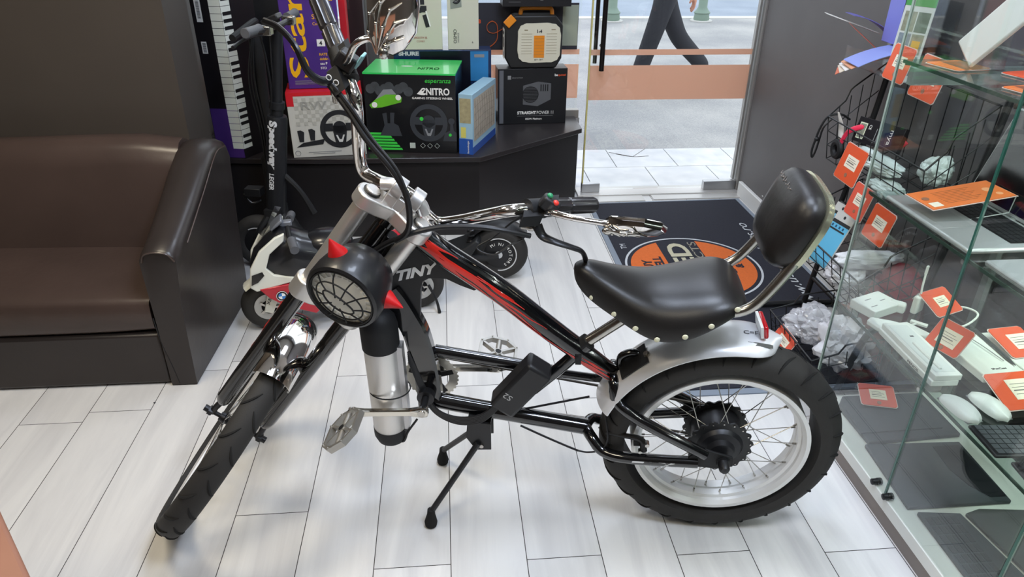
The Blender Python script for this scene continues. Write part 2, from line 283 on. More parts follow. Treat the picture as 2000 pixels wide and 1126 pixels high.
# ------------------------------------------------------------ the chopper bicycle
C0 = V((.660, 1.382, .300)); E1 = V((-.9856, .1688, 0)); NN = V((-.1688, -.9830, -.0732)).normalized(); E1 = (E1-NN*E1.dot(NN)).normalized(); VV = NN.cross(-E1)
def B(s, t, w_): return C0+E1*s+NN*t+VV*w_
T0 = V((-.113, 1.470, .907)); AA = V((.578, -.159, .801)).normalized(); FF = V((-.174, -.982, -.069)); FF = (FF-AA*FF.dot(AA)).normalized(); LS = AA.cross(FF)
if LS.dot(V((.798, -.099, -.595))) < 0: LS = -LS
def S(f, l, a): return T0+FF*f+LS*l+AA*a
L0 = V((.0, 1.49, 0))
bike = thing('chopper_bicycle', 'black chopper electric bicycle with red flames, long chrome bars and fat rear wheel', 'bicycle', L0)
def bp(name, mb, mats, parent=None, **k): return part(parent or bike, name, mb, mats, off=L0, **k)
# --- wheels
def wheel(nm, c, ax, ref, R, rw, rimR, rimw, tk, hub, nsp, grooves, rotref):
    """tyre > rim, hub, spokes.  ax = axle (towards camera), ref = in-plane reference"""
    ax = V(ax).normalized(); u = (V(ref)-ax*V(ref).dot(ax)).normalized(); w_ = ax.cross(u)
    prof = []
    H_ = R-rimR
    for j in range(17):
        t = -pi*.62+2*pi*.62*j/16; prof.append((rimR+H_*.5+cos(t)*H_*.52-R*0, rw*sin(t)*1.0))
    pf = [(x, y) for x, y in prof]
    gr = MB().tor(c, ax, 0, 0, n=96, prof=pf, ref=u)
    for i in range(grooves):
        th = 2*pi*i/grooves
        for sgn in (1, -1):
            pts = []
            for q in range(6):
                t = sgn*(.04+.84*q/5)*1.0; a = th+(.0 if sgn > 0 else pi/grooves)+.19*q/5*(1.3-q*.12)
                d = u*cos(a)+w_*sin(a); pts.append(V(c)+d*(rimR+H_*.5+cos(t*1.5)*H_*.52+.0003)+ax*rw*sin(t*1.5))
            gr.tube(pts, [.0012, .0032, .0038, .0038, .0028, .0012], 5, k=3, m=1)
    tyre = bp(nm, gr, [RUBBER, RUBD])
    rp = [(rimR+.006, -rimw), (rimR+.006, rimw), (rimR-.004, rimw), (rimR-.012, rimw*.80), (rimR-.012, rimw*.58), (rimR-.019, rimw*.50), (rimR-.019, rimw*.12), (rimR-.015, rimw*.06), (rimR-.015, -rimw*.06), (rimR-.019, -rimw*.12), (rimR-.019, -rimw*.5), (rimR-.012, -rimw*.58), (rimR-.012, -rimw*.8), (rimR-.004, -rimw)]
    bp('rim', MB().tor(c, ax, 0, 0, n=96, prof=rp, ref=u), RIM, parent=tyre)
    hr, hw = hub
    for i in range(nsp):
        a = 2*pi*i/nsp; sgn = 1 if i % 2 else -1; off = (.32 if (i//2) % 2 else -.32)*(1 if hr > .05 else 2.2)
        p0 = V(c)+(u*cos(a+off)+w_*sin(a+off))*hr+ax*hw*sgn; p1 = V(c)+(u*cos(a)+w_*sin(a))*(rimR-.017)+ax*rimw*.28*sgn
        sp_ = MB().cyl(p0, p1, .0013, n=6); sp_.cyl(p1, p1+(p0-p1).normalized()*.012, .0026, n=8); bp('spoke', sp_, STEEL, parent=tyre)
    return tyre, u, w_
rw_, ru, rww = wheel('rear_wheel', C0, NN, VV, .297, .054, .212, .043, 0, (.074, .036), 36, 26, None)
hb = MB().lathe(C0-NN*.065, NN, [(.02, 0), (.05, .004), (.060, .012), (.064, .03), (.064, .088), (.060, .10), (.05, .112), (.035, .116), (.03, .13), (.012, .135)], n=40)
bp('hub_motor', hb, mat('hub_black', '232326', .38, .3), parent=rw_)
fg = MB()
for sd in (-.038, .036):
    poly = []
    for i in range(144):
        a = 2*pi*i/144; poly.append(((.079+.0035*(cos(a*36/2)))*cos(a), (.079+.0035*cos(a*18))*sin(a)))
    fg.prism(poly, C0+NN*sd, ru, rww, .004)
bp('hub_flange', fg, BLACKP, parent=rw_)
dots = MB()
for i in range(18):
    a = 2*pi*i/18; dots.cyl(C0+NN*.038+(ru*cos(a)+rww*sin(a))*.0745, C0+NN*.0405+(ru*cos(a)+rww*sin(a))*.0745, .0021, n=8)
bp('hub_bolt', dots, STEEL, parent=rw_)
ax_ = MB().cyl(C0-NN*.115, C0+NN*.115, .007); ax_.cyl(C0+NN*.085, C0+NN*.096, .017, n=6).lathe(C0+NN*.096, NN, [(.014, 0), (.013, .02), (.009, .026), (.001, .028)], n=16).cyl(C0-NN*.10, C0-NN*.085, .016, n=6)
bp('axle', ax_, BLACKP)
# --- front wheel
CF = V((-.585, 1.573, .258))
fwl, fu, fww = wheel('front_wheel', CF, LS, AA, .313, .033, .266, .021, 0, (.017, .030), 36, 22, None)
bp('front_hub', MB().lathe(CF-LS*.045, LS, [(.012, 0), (.014, .012), (.020, .014), (.020, .018), (.013, .022), (.013, .068), (.020, .072), (.020, .076), (.014, .078), (.012, .09)], n=24), DSTEEL, parent=fwl)
bp('axle', MB().cyl(CF-LS*.085, CF+LS*.085, .006).cyl(CF-LS*.078, CF-LS*.066, .013, n=6).cyl(CF+LS*.066, CF+LS*.078, .013, n=6).cyl(CF-LS*.09, CF-LS*.078, .009).cyl(CF+LS*.078, CF+LS*.09, .009), DSTEEL, parent=fwl)
# --- fork
for sg, lab in ((-1, None), (1, None)):
    l = .062*sg; top = S(.027, l, 0.006)
    leg = bp('fork_leg', MB().lathe(S(.027, l, -.758), AA, [(.006, 0), (.015, .003), (.0195, .014), (.0205, .03), (.0205, .46)], n=28), BLACKG)
    bp('stanchion', MB().cyl(S(.027, l, -.27), S(.027, l, .004), .0205, n=28), SILV, parent=leg, label='brushed silver upper fork tube')
    bp('fork_cap', MB().lathe(S(.027, l, .012), AA, [(.0165, 0), (.0165, .007), (.014, .009), (.001, .009)], n=24), SILV, parent=leg)
    bp('cap_ring', MB().tor(S(.027, l, .014), AA, .0178, .0018, n=32, k=6), BLACKP, parent=leg)
    bp('dropout', MB().tube([S(.027, l, -.75), S(.027, l*1.08, -.79), S(.022, l*1.1, -.812)], [.009, .008, .011], 10), DSTEEL, parent=leg)
def slab(a, th, r, cen, wid, m=0, mb=None):
    mb = mb or MB(); poly = []
    for i in range(13): t = -pi/2+pi*i/12; poly.append((.062+r*cos(t), .027+r*sin(t)))
    poly += [(.030, .027+r*.75), (.0, .020+wid)]
    poly += [(-.030, .027+r*.75)]
    for i in range(13): t = pi/2+pi*i/12; poly.append((-.062+r*cos(t), .027+r*sin(t)))
    poly += [(-.035, -.012), (-.015, -.030), (.015, -.030), (.035, -.012)]
    return mb.prism(poly, S(0, 0, a), LS, FF, th)
bp('upper_clamp', slab(-.006, .034, .0305, 0, .016), SILV, bev=.004)
bp('lower_clamp', slab(-.290, .050, .031, 0, .014), SILV, bev=.004)
bp('steerer', MB().cyl(S(-.002, 0, -.30), S(-.002, 0, -.012), .021, n=28).lathe(S(-.002, 0, -.25), AA, [(.027, 0), (.027, .02), (.0225, .024)]).lathe(S(-.002, 0, -.05), AA, [(.0225, 0), (.027, .004), (.027, .022)]), BLACKG)
rs = MB()
for sg in (-1, 1):
    rs.box(S(.018, sg*.022, .030), (.026, .040, .050), (LS, FF, AA)); rs.cyl(S(.018, sg*.009, .050), S(.018, sg*.035, .050), .0255, n=24)
rs.box(S(.018, 0, .024), (.06, .034, .03), (LS, FF, AA))
bp('handlebar_riser', rs, SILV, bev=.002)
[bp('riser_bolt', MB().cyl(S(.031, sg*.022, .030), S(.035, sg*.022, .030), .006), DSTEEL) for sg in (1, -1)]
# --- handlebar
HB = [(-.128, .360, .218), (-.085, .31, .205), (-.035, .252, .183), (.005, .215, .172), (.022, .187, .155), (.0, .160, .105), (-.040, .128, .035), (-.055, .098, -.004), (-.030, .062, .012), (.018, .028, .050)]
pth = [S(f, -l, a) for f, l, a in HB]+[S(.018, 0, .053)]+[S(f, l, a) for f, l, a in HB[::-1]]
hbar = bp('handlebar', MB().tube(pth, .0135, 16, k=6), CHROME, label='chrome ape-hanger handlebar')
bp('bar_knurl', MB().tube([S(.018, -.055, .035), S(.018, -.03, .050), S(.018, .03, .050), S(.018, .055, .035)], .0139, 16, k=4), SILV, parent=hbar)
def grip(sg):
    a, b = S(-.085, sg*.312, .205), S(-.137, sg*.368, .222); a = S(-.05, sg*.268, .190)
    d = (b-a).normalized(); Lg = (b-a).length; g = MB(); ns = 40
    def rg(x, r, am): 
        rr = g.ring(a+d*x, d, 1, ns); c_ = a+d*x
        return [c_+(p-c_)*(r+am*max(0, cos(2*pi*i/ns*10))) for i, p in enumerate(rr)]
    g.loft([rg(0, .0185, 0), rg(.003, .0195, 0), rg(.006, .018, .0), rg(.010, .017, .0025), rg(Lg*.38, .017, .0025), rg(Lg*.40, .0155, 0), rg(Lg*.42, .0155, 0), rg(Lg*.44, .017, .0025), rg(Lg-.008, .017, .0025), rg(Lg-.004, .0185, 0), rg(Lg, .0175, 0), rg(Lg+.002, .012, 0)])
    bp('grip', g, mat('grip_rubber', '2C2A2B', .32, coat=.2), parent=hbar); return a, d
def controls(sg):
    c = S(-.015, sg*.238, .180); d = (S(-.05, sg*.27, .190)-S(0, sg*.215, .172)).normalized(); upv = FF.cross(d)*1.0
    hz = FF; cl = MB().cyl(c-d*.024, c+d*.024, .022, n=24).box(c+hz*.026-AA*.008, (.056, .044, .034), (d, hz, upv))
    cl.cyl(c+d*.026, c+d*.046, .020, n=20); cl.box(c+d*.036+AA*.020, (.024, .030, .026), (d, hz, upv))
    lev = bp('brake_lever', cl, BLACKM, parent=hbar)
    P = [S(.02, sg*.245, .165), S(.045, sg*.262, .170), S(.055, sg*.29, .183), S(.052, sg*.33, .200), S(.03, sg*.37, .205), S(.018, sg*.402, .192)]
    if sg < 0: P = [S(.02, -.245, .160), S(.045, -.262, .158), S(.055, -.29, .165), S(.052, -.33, .190), S(.03, -.372, .190), S(.018, -.402, .178)]
    if sg > 0: P = [S(.0, .262, .158), S(.01, .285, .150), S(.02, .31, .160), S(.02, .345, .172), S(.012, .372, .175), S(-.002, .395, .160), S(-.004, .402, .150)]
    bp('lever_blade', MB().tube(P, [.014, .012, .0095, .008, .0075, .0085, .004][:len(P)], 10, flat=.7), mat('lever_satin_black', '2A2A2C', .3, .5), parent=hbar)
    return c, d
for sg in (-1, 1): grip(sg); CC = controls(sg)
bp('barrel_adjuster', MB().lathe(S(.03, -.232, .155), (S(.0, -.19, .075)-S(.03, -.232, .155)), [(.006, 0), (.0085, .004), (.0085, .012), (.006, .016), (.006, .03), (.004, .034)], n=14).lathe(S(.0, .262, .150), (S(.0, .18, .10)-S(.0, .262, .150)), [(.006, 0), (.0085, .004), (.0085, .012), (.006, .016), (.006, .03)], n=14), STEEL, parent=hbar)
sw = MB().box(S(.015, -.255, .212), (.034, .026, .022), (LS, FF, AA)); bp('switch_pod', MB().box(S(.0, -.243, .205), (.04, .034, .034), (LS, FF, AA)), BLACKP, parent=hbar, bev=.005)
bp('throttle_display', MB().box(S(.0, -.222, .222), (.006, .030, .030), (LS, FF, AA)), mat('display_blue', '8FC3C9', .2), parent=hbar, bev=.002)
swr = bp('horn_switch', MB().box(S(.0, .252, .214), (.042, .030, .030), (LS, FF, AA)), BLACKP, parent=hbar, bev=.006)
bp('green_button', MB().ell(S(.002, .240, .231), (.007, .007, .006), (LS, FF, AA), n=14, h=8), mat('green_button', '2C8A5C', .3), parent=hbar)
bp('red_button', MB().ell(S(.008, .258, .228), (.007, .007, .006), (LS, FF, AA), n=14, h=8), mat('red_button', 'E23A30', .3), parent=hbar)
lg = MB()
for dx in (-.008, .008): lg.tor(S(.0405, -.243+dx, .172), FF, .005, .0009, n=20, k=5)
bp('lever_marking', lg, WPAPER, parent=hbar)
# --- mirrors with skeleton hand ornament
def mirror(sg):
    if sg < 0: st = [S(.0, -.246, .19), S(.02, -.240, .215), S(.05, -.240, .262), S(.05, -.226, .286), S(.05, -.212, .288)]; o = S(.05, -.190, .287); ey = (S(.05, -.245, .42)-o).normalized(); ez = FF
    else: st = [S(.0, .258, .195), S(.03, .262, .215), S(.05, .30, .243), S(.05, .345, .268), S(.05, .362, .277)]; o = S(.05, .358, .279); ey = (S(.05, .455, .335)-o).normalized(); ez = (AA*-.55+FF*.55+LS*.62); ez = (ez-ey*ez.dot(ey)).normalized()
    ex = ey.cross(ez)
    m_ = bp('mirror', MB().tube(st, [.008, .0075, .0065, .0065, .008], 12), CHROME, parent=hbar)
    L_ = .160 if sg < 0 else .118; W_ = .050
    poly = [(-.020, -.004), (.016, -.006), (.034, .010), (W_, .045), (W_*.92, L_*.6), (W_*.6, L_*.92), (.0, L_*1.02), (-W_*.7, L_*.88), (-W_, L_*.55), (-.040, .04), (-.032, .012)]
    sh = MB(); rings = []
    for k_, (sc, h) in enumerate([(.92, -.012), (1, -.009), (1, -.002), (.95, .006), (.75, .013), (.4, .017)]):
        cx, cy = 0, L_*.48; rings.append([o+ex*(cx+(x-cx)*sc)+ey*(cy+(y-cy)*sc)+ez*h for x, y in poly])
    sh.loft(rings); bp('mirror_shell', sh, CHROME, parent=hbar)
    hn = MB()
    wr = (-.004, -.004)
    for q, (kx, ky, tx, ty, bx, by) in enumerate([(-.026, .030, -.030, .060, -.012, .090), (-.014, .048, -.012, .082, .008, .108), (.0, .044, .008, .074, .030, .092), (.012, .034, .022, .056, .044, .068), (.012, .014, .028, .026, .046, .036)]):
        sc = L_/.155; P = [(wr[0], wr[1]), (kx, ky), (tx, ty), (bx, by)]; P = [o+ex*(x*.9-.008)+ey*y*sc+ez*(.018+.004*(i == 1)) for i, (x, y) in enumerate(P)]
        for i in range(3):
            a, b = P[i], P[i+1]; hn.tube([a, (a+b)/2, b], [.0030, .0018, .0032] if i < 2 else [.003, .0022, .0008], 8, k=4)
        for i in (1, 2): hn.ell(P[i], (.0038, .0038, .0036), n=10, h=6)
    hn.ell(o+ez*.018, (.010, .012, .008), (ex, ey, ez), n=12, h=8)
    bp('skeleton_hand', hn, mat('chrome_ornament', 'C9C6C0', .2, 1), parent=hbar)
mirror(-1); mirror(1)
# --- headlight
HN = (FF*.95-AA*.26-LS*.10).normalized(); HC = S(.180, .006, -.140)
hl = MB().lathe(HC, HN, [(.001, -.118), (.040, -.112), (.066, -.092), (.079, -.060), (.083, -.030), (.083, .0), (.080, .010), (.074, .014), (.0705, .010), (.069, -.004), (.001, -.012)], n=48)
head = bp('headlight', hl, mat('satin_black_shell', '1A1A1C', .38, coat=.15))
hx = LS; hx = (hx-HN*hx.dot(HN)).normalized(); hy = HN.cross(hx)
ln = MB().lathe(HC, HN, [(.0695, .004), (.064, -.002), (.050, -.007), (.030, -.010), (.012, -.009), (.001, -.009)], n=48); bp('reflector', ln, mat('lamp_reflector', 'E6E4DA', .4, .1), parent=head)
rb = MB()
for rr, hh, nn_ in ((.058, .004, 28), (.043, .0, 22), (.028, -.003, 16)):
    for i in range(nn_):
        a = 2*pi*i/nn_; d = hx*cos(a)+hy*sin(a); t = -hx*sin(a)+hy*cos(a); rb.box(HC+d*rr+HN*hh, (.012, .0035 if rr > .03 else .003, .006), (d, t, HN))
rb.lathe(HC, HN, [(.012, -.01), (.012, -.002), (.008, -.004), (.001, -.003)], n=20).tor(HC-HN*.001, HN, .0195, .0018, n=32, k=6).tor(HC+HN*.001, HN, .036, .0015, n=40, k=6).tor(HC+HN*.004, HN, .052, .0015, n=48, k=6)
bp('lamp_lens', rb, mat('lens_silver', 'F0EFE8', .3, .1), parent=head)
gl = MB()
def gp(x, y): 
    r = min(1, math.hypot(x, y)/.07); return HC+hx*x+hy*y+HN*(.011+.016*(1-r*r))
gl.tor(HC+HN*.012, HN, .070, .0022, n=56, k=8)
gl.tube([gp(.030*cos(a)*(1.25), .030*sin(a)*.55) for a in [2*pi*i/10 for i in range(10)]], .0019, 7, closed=True, k=4)
gl.tube([gp(.052*cos(a)*(1.05), .052*sin(a)*.8) for a in [2*pi*i/12 for i in range(12)]], .0017, 7, closed=True, k=4)
for a in [2*pi*(i+.5)/10 for i in range(10)]:
    r0 = .034 if abs(cos(a)) > .6 else .018; gl.tube([gp(r0*cos(a), r0*sin(a)*.7), gp(.052*cos(a+.08), .050*sin(a+.08)), gp(.0695*cos(a+.02), .0695*sin(a+.02))], .0017, 7, k=3)
bp('lamp_grille', gl, BLACKM, parent=head)
for a in (radians(140), radians(22)):
    d = hx*cos(a)+hy*sin(a); bp('spike', MB().lathe(HC-HN*.035+d*.078, d+HN*.1, [(.021, 0), (.019, .006), (.012, .019), (.005, .034), (.001, .041)], n=24), RED, parent=head, label='red cone spike')
bp('lamp_bracket', MB().tube([S(.03, -.045, -.262), S(.06, -.03, -.262), HC-HN*.09], .009, 10).tube([S(.03, .045, -.262), S(.06, .03, -.262), HC-HN*.10], .009, 10), CASTAL, parent=head)
# --- front fender (chrome) and its stays
ff = MB(); rings = []
for i in range(25):
    th = radians(-42+60*i/24); d = AA*cos(th)+FF*sin(th); R_ = .318; rng = []
    for j in range(13):
        t = -1.15+2.3*j/12; rng.append(CF+d*(R_-.018+.038*cos(t))+LS*.050*sin(t)*1.05)
    for j in range(12, -1, -1):
        t = -1.15+2.3*j/12; rng.append(CF+d*(R_-.0195+.038*cos(t))+LS*.0485*sin(t)*1.05)
    rings.append(rng)
ff.loft(rings); ffo = bp('front_fender', ff, CHROME, label='mirror chrome front fender')
for sg in (1, -1): bp('fender_stay', MB().tube([CF+(AA*.95+FF*.31)*.31+LS*.046*sg, S(.03, .045*sg, -.52)], .003, 8), STEEL, parent=ffo)
# --- frame
frm = MB()
TT = [B(.752, 0, .575), B(.736, 0, .548), B(.686, 0, .503), B(.56, 0, .412), B(.428, 0, .300), B(.33, 0, .222), B(.262, 0, .170)]
frm.tube(TT, [.024, .027, .029, .029, .028, .025, .020], 20)
frame = bp('frame', frm, BLACKG)
DT = [B(.812, 0, .395), B(.795, 0, .368), B(.775, 0, .325), B(.757, 0, .28), B(.744, 0, .21), B(.735, 0, .13), B(.732, 0, .05)]
dm = MB(); rings = []
P_, _ = crom(DT, [1]*len(DT), 5, False)
for i, p in enumerate(P_):
    t = ((P_[min(i+1, len(P_)-1)])-(P_[max(i-1, 0)])).normalized(); n_ = NN.cross(t); wd = .031; rings.append([p+NN*.017*a+n_*wd*b for a, b in [(1, -.8), (1, .8), (.7, 1), (-.7, 1), (-1, .8), (-1, -.8), (-.7, -1), (.7, -1)]])
dm.loft(rings); bp('down_tube', dm, BLACKG, parent=frame)
bp('lower_tube', MB().tube([B(.735, 0, .068), B(.60, 0, .045), B(.331, 0, .004)], .0215, 18), BLACKG, parent=frame)
bp('upper_stay', MB().tube([B(.72, -.03, .20), B(.525, -.03, .172), B(.40, -.03, .152)], .0155, 14).tube([B(.41, -.03, .150), B(.30, -.045, .128), B(.22, -.085, .10)], .011, 12), BLACKG, parent=frame)
for sg in (1, -1):
    a = MB().tube([B(.272, .0, .176), B(.276, .035*sg, .182), B(.268, .052*sg, .145), B(.236, .072*sg, .122), B(.16, .085*sg, .082), B(.045, .090*sg, .020)], .0145, 14)
    bp('seat_stay', a, BLACKG, parent=frame)
    a = MB().tube([B(.335, 0, .004), B(.318, .035*sg, .000), B(.288, .058*sg, -.022), B(.225, .078*sg, -.020), B(.06, .090*sg, -.008)], .0145, 14)
    cs = bp('chain_stay', a, BLACKG, parent=frame)
    bp('dropout', MB().prism([(.075, -.022), (.085, .006), (.055, .040), (.028, .030), (-.022, .016), (-.026, -.014), (.01, -.024)], B(0, .088*sg, 0), E1, VV, .007), BLACKM, parent=frame, bev=.002)
bp('seat_tube', MB().tube([B(.352, 0, .262), B(.40, 0, .20), B(.47, 0, .12)], .0155, 16).cyl(B(.345, 0, .272), B(.362, 0, .250), .021), BLACKG, parent=frame)
PF = lambda s, w_: B(s, .0, w_)
poly = [(.795, .50), (.74, .515), (.69, .492), (.62, .45), (.588, .425), (.600, .413), (.612, .407), (.645, .420), (.675, .435), (.690, .435), (.715, .434), (.729, .425), (.736, .404), (.739, .364), (.742, .324), (.745, .29), (.775, .31), (.80, .36), (.825, .42), (.825, .49)]
gus = bp('gusset_panel', MB().prism(poly, B(0, 0, 0), E1, VV, .016), mat('frame_matte_black', '18181A', .5), parent=frame, bev=.002)
bp('head_gusset', MB().tube([B(.795, 0, .54), B(.812, 0, .51), B(.825, 0, .485)], .018, 12), BLACKG, parent=frame)
bp('lettering', text_mb('TINY', B(.7845, .0089, .345), (-E1*1.0+VV*.20), (VV-E1*.0), h=.038, wid=.104, bold=.035, shear=.25), mat('silver_lettering', 'D8D8D8', .4), off=L0, parent=gus) if False else None
tm = text_mb('TINY', B(.789, .0090, .424), (-E1+VV*.30), VV*1.0+E1*.0, h=.027, wid=.103, bold=.045, shear=.25)
part(gus, 'lettering', tm, mat('silver_lettering', 'D8D8D8', .4), off=L0)
# flames: thin curved decals wrapped on the top tube
def on_tube(s, ang, lift=.0006):
    # s = 0..1 along TT
    P, R = TTP; x = s*(len(P)-1); i = min(int(x), len(P)-2); f = x-i; c = P[i]*(1-f)+P[i+1]*f; r = R[i]*(1-f)+R[i+1]*f; t = (P[i+1]-P[i]).normalized(); n_ = (NN-t*NN.dot(t)).normalized(); b_ = t.cross(n_); b_ = b_ if b_.dot(VV) > 0 else -b_
    return c+(n_*cos(ang)+b_*sin(ang))*(r+lift)
TTP = crom(TT, [.024, .027, .029, .029, .028, .025, .020], 6, False)
fm = MB()
def flame(cl):   # list of (s, angle_center, halfwidth)
    n_ = 24; vs = []; 
    for i in range(n_+1):
        x = i/n_*(len(cl)-1); k = min(int(x), len(cl)-2); f = x-k; f = f*f*(3-2*f); s, a, h = [cl[k][j]*(1-f)+cl[k+1][j]*f for j in range(3)]; h *= 1.45; a = a*1.25+.22; s = cl[k][0]*(1-(x-k))+cl[k+1][0]*(x-k)
        vs += [on_tube(s, a-h), on_tube(s, a, .0012), on_tube(s, a+h)]
    fm.add(vs, [(3*i+j, 3*i+j+1, 3*i+j+4, 3*i+j+3) for i in range(n_) for j in (0, 1)])
for cl in [[(.10, .0, .02), (.14, -.1, .10), (.20, .1, .04), (.24, .2, .01)], [(.05, .2, .01), (.09, .1, .10), (.12, .25, .02)],
           [(.20, .25, .02), (.28, .1, .16), (.36, .0, .10), (.46, .1, .03), (.54, .25, .01)], [(.22, -.3, .02), (.30, -.15, .12), (.37, -.35, .10), (.44, -.5, .03)], [(.24, .35, .01), (.30, .3, .08), (.38, .45, .02)],
           [(.34, -.2, .05), (.42, -.1, .16), (.50, -.25, .10), (.58, -.1, .04), (.64, .1, .01)], [(.36, -.5, .03), (.44, -.5, .10), (.52, -.65, .03)], [(.44, .2, .02), (.50, .1, .10), (.57, .2, .02)],
           [(.52, -.65, .02), (.60, -.7, .06), (.70, -.55, .05), (.78, -.45, .08), (.84, -.35, .14), (.90, -.25, .08), (.97, -.15, .01)], [(.74, -.55, .03), (.82, -.55, .12), (.90, -.6, .06), (.97, -.55, .01)], [(.78, -.1, .01), (.84, -.05, .08), (.92, .1, .01)],
           [(.48, -.35, .04), (.56, -.4, .08), (.64, -.5, .02)]]: flame(cl)
bp('flame_decal', fm, mat('flame_red', 'D42A1E', .3, coat=.5), parent=frame)
def tubetext(s, pth, r, h, off_, wid, parent):
    d = (pth[1]-pth[0]).normalized(); upv = NN.cross(d); upv = upv if upv.dot(VV) > 0 else -upv
    m_ = text_mb(s, V((0, 0, 0)), X, Y, h=1, wid=1, bold=.04, shear=.3)
    c0 = pth[0]+d*off_; c0 = c0
    vs = []
    for p in m_.v: a = (p.y-.5)*h/r-.35; vs.append(c0+d*p.x*wid+(NN*cos(a)+upv*sin(a))*(r+.0006+p.z*.5))
    m_.v = vs; part(parent, 'lettering', m_, mat('silver_lettering', 'D8D8D8', .4), off=L0)
tubetext('TINY', [B(.225, .078, -.020), B(.06, .090, -.008)], .0145, .020, .006, .105, frame)
rd = MB()
for sg in (-1, 1): rd.tube([S(.027+.0205, .062*sg, -.30), S(.027+.0205, .062*sg, -.33)], .004, 6)
fl1 = MB().tube([S(.020, -.062-.0165, a0) for a0 in (-.34, -.38, -.42, -.46, -.50, -.54, -.60)], [.001, .0055, .003, .0058, .003, .0045, .001], 8, k=5)
bp('flame_decal', fl1, mat('flame_red', 'D42A1E', .3, coat=.5))
# --- seat
seat = MB(); rings = []
ST = [(.388, .484, .474, .008), (.382, .490, .458, .024), (.360, .497, .436, .040), (.330, .486, .419, .056), (.295, .473, .405, .074), (.25, .460, .386, .098), (.205, .456, .373, .117), (.15, .466, .384, .127), (.10, .480, .414, .127), (.060, .483, .440, .116), (.030, .470, .452, .095), (.012, .448, .440, .062)]
for s, wt, wb, hw in ST:
    dd = wt-wb; half = [(0, wt), (.35, wt-.03*dd), (.66, wt-.13*dd), (.86, wt-.33*dd), (.97, wt-.60*dd), (1.01, wb+.06*dd), (1.0, wb-.007), (.95, wb-.008), (.90, wb+.25*dd*.3), (.5, wb+.30*dd), (0, wb+.32*dd)]
    rings.append([B(s, hw*a_, z) for a_, z in half]+[B(s, -hw*a_, z) for a_, z in half[1:-1][::-1]])
seat.loft(rings); sto = bp('seat', seat, SEATL, label='black vinyl saddle edged with pale rivets', ang=80)
sto.modifiers.new('sub', 'SUBSURF').render_levels = 2; sto.modifiers['sub'].levels = 2
for s, wb, hw in [(.345, .424, .046), (.296, .402, .074), (.250, .385, .100), (.204, .372, .119), (.148, .390, .129), (.098, .421, .129), (.047, .455, .112)]:
    bp('rivet', MB().ell(B(s, hw, wb+.006), (.0065, .0065, .003), (-E1, VV, NN), n=14, h=6), CREAM, parent=sto)
bp('seat_post', MB().cyl(B(.360, 0, .262), B(.235, 0, .375), .0135, n=20), STEEL)
bp('seat_clamp', MB().cyl(B(.361, 0, .259), B(.343, 0, .277), .0205, n=20).box(B(.365, .012, .24), (.014, .03, .03), (-E1, NN, VV)).cyl(B(.37, .0, .245), B(.37, .035, .245), .004), BLACKM)
# --- sissy bar and backrest pad
sb = MB()
for sg in (1, -1):
    sb.tube([B(.10, .085*sg, .425), B(.06, .095*sg, .440), B(.022, .098*sg, .456), B(-.010, .098*sg, .495), B(-.058, .092*sg, .585), B(-.092, .080*sg, .67)], .0115, 14)
sb.tube([B(-.092, .080, .67), B(-.100, .06, .680), B(-.103, .0, .684), B(-.100, -.06, .680), B(-.092, -.080, .67)], .0095, 14)
bp('sissy_bar', sb, STEEL)
bd = (B(-.095, 0, .70)-B(-.03, 0, .52)).normalized(); bn = NN.cross(bd); bn = bn if bn.dot(E1) > 0 else -bn
pc = B(-.070, 0, .614); pr = []
for h, sc in ((-.030, .55), (-.028, .85), (-.018, .98), (-.004, 1.0), (.008, .97), (.022, .84), (.030, .6), (.033, .25)):
    rr = []
    for j in range(36):
        a = 2*pi*j/36; cx, sy_ = cos(a), sin(a); x = math.copysign(abs(cx)**.55, cx)*.116*(1-.10*(1-sy_)/2); y = math.copysign(abs(sy_)**.62, sy_)*.090
        rr.append(pc+NN*x*sc+bd*(y*sc)+bn*(h+.03))
    pr.append(rr)
pad = bp('backrest_pad', MB().loft(pr), PADL, label='black padded backrest with cracked leather')
pr = []
for h, sc in ((-.038, .88), (-.037, 1.0), (-.024, 1.015), (-.022, .9)):
    rr = []
    for j in range(36):
        a = 2*pi*j/36; cx, sy_ = cos(a), sin(a); x = math.copysign(abs(cx)**.55, cx)*.116*(1-.10*(1-sy_)/2); y = math.copysign(abs(sy_)**.62, sy_)*.090
        rr.append(pc+NN*x*sc+bd*y*sc+bn*(h+.03))
    pr.append(rr)
bp('pad_backplate', MB().loft(pr), mat('steel_plate_cream', 'B9B8A0', .25, .8), parent=pad)
ckm = MB()
for k in range(9):
    x0 = -.075+.010*k; ckm.tube([pc+NN*x0+bd*(.066-.002*(k % 3))+bn*.0555, pc+NN*(x0+.006)+bd*(.060-.004*(k % 2))+bn*.0590, pc+NN*(x0+.010)+bd*(.063)+bn*.055], [.0006, .0014, .0006], 5, k=2)
bp('leather_crack', ckm, mat('crack_pale', '6B645E', .9), parent=pad)
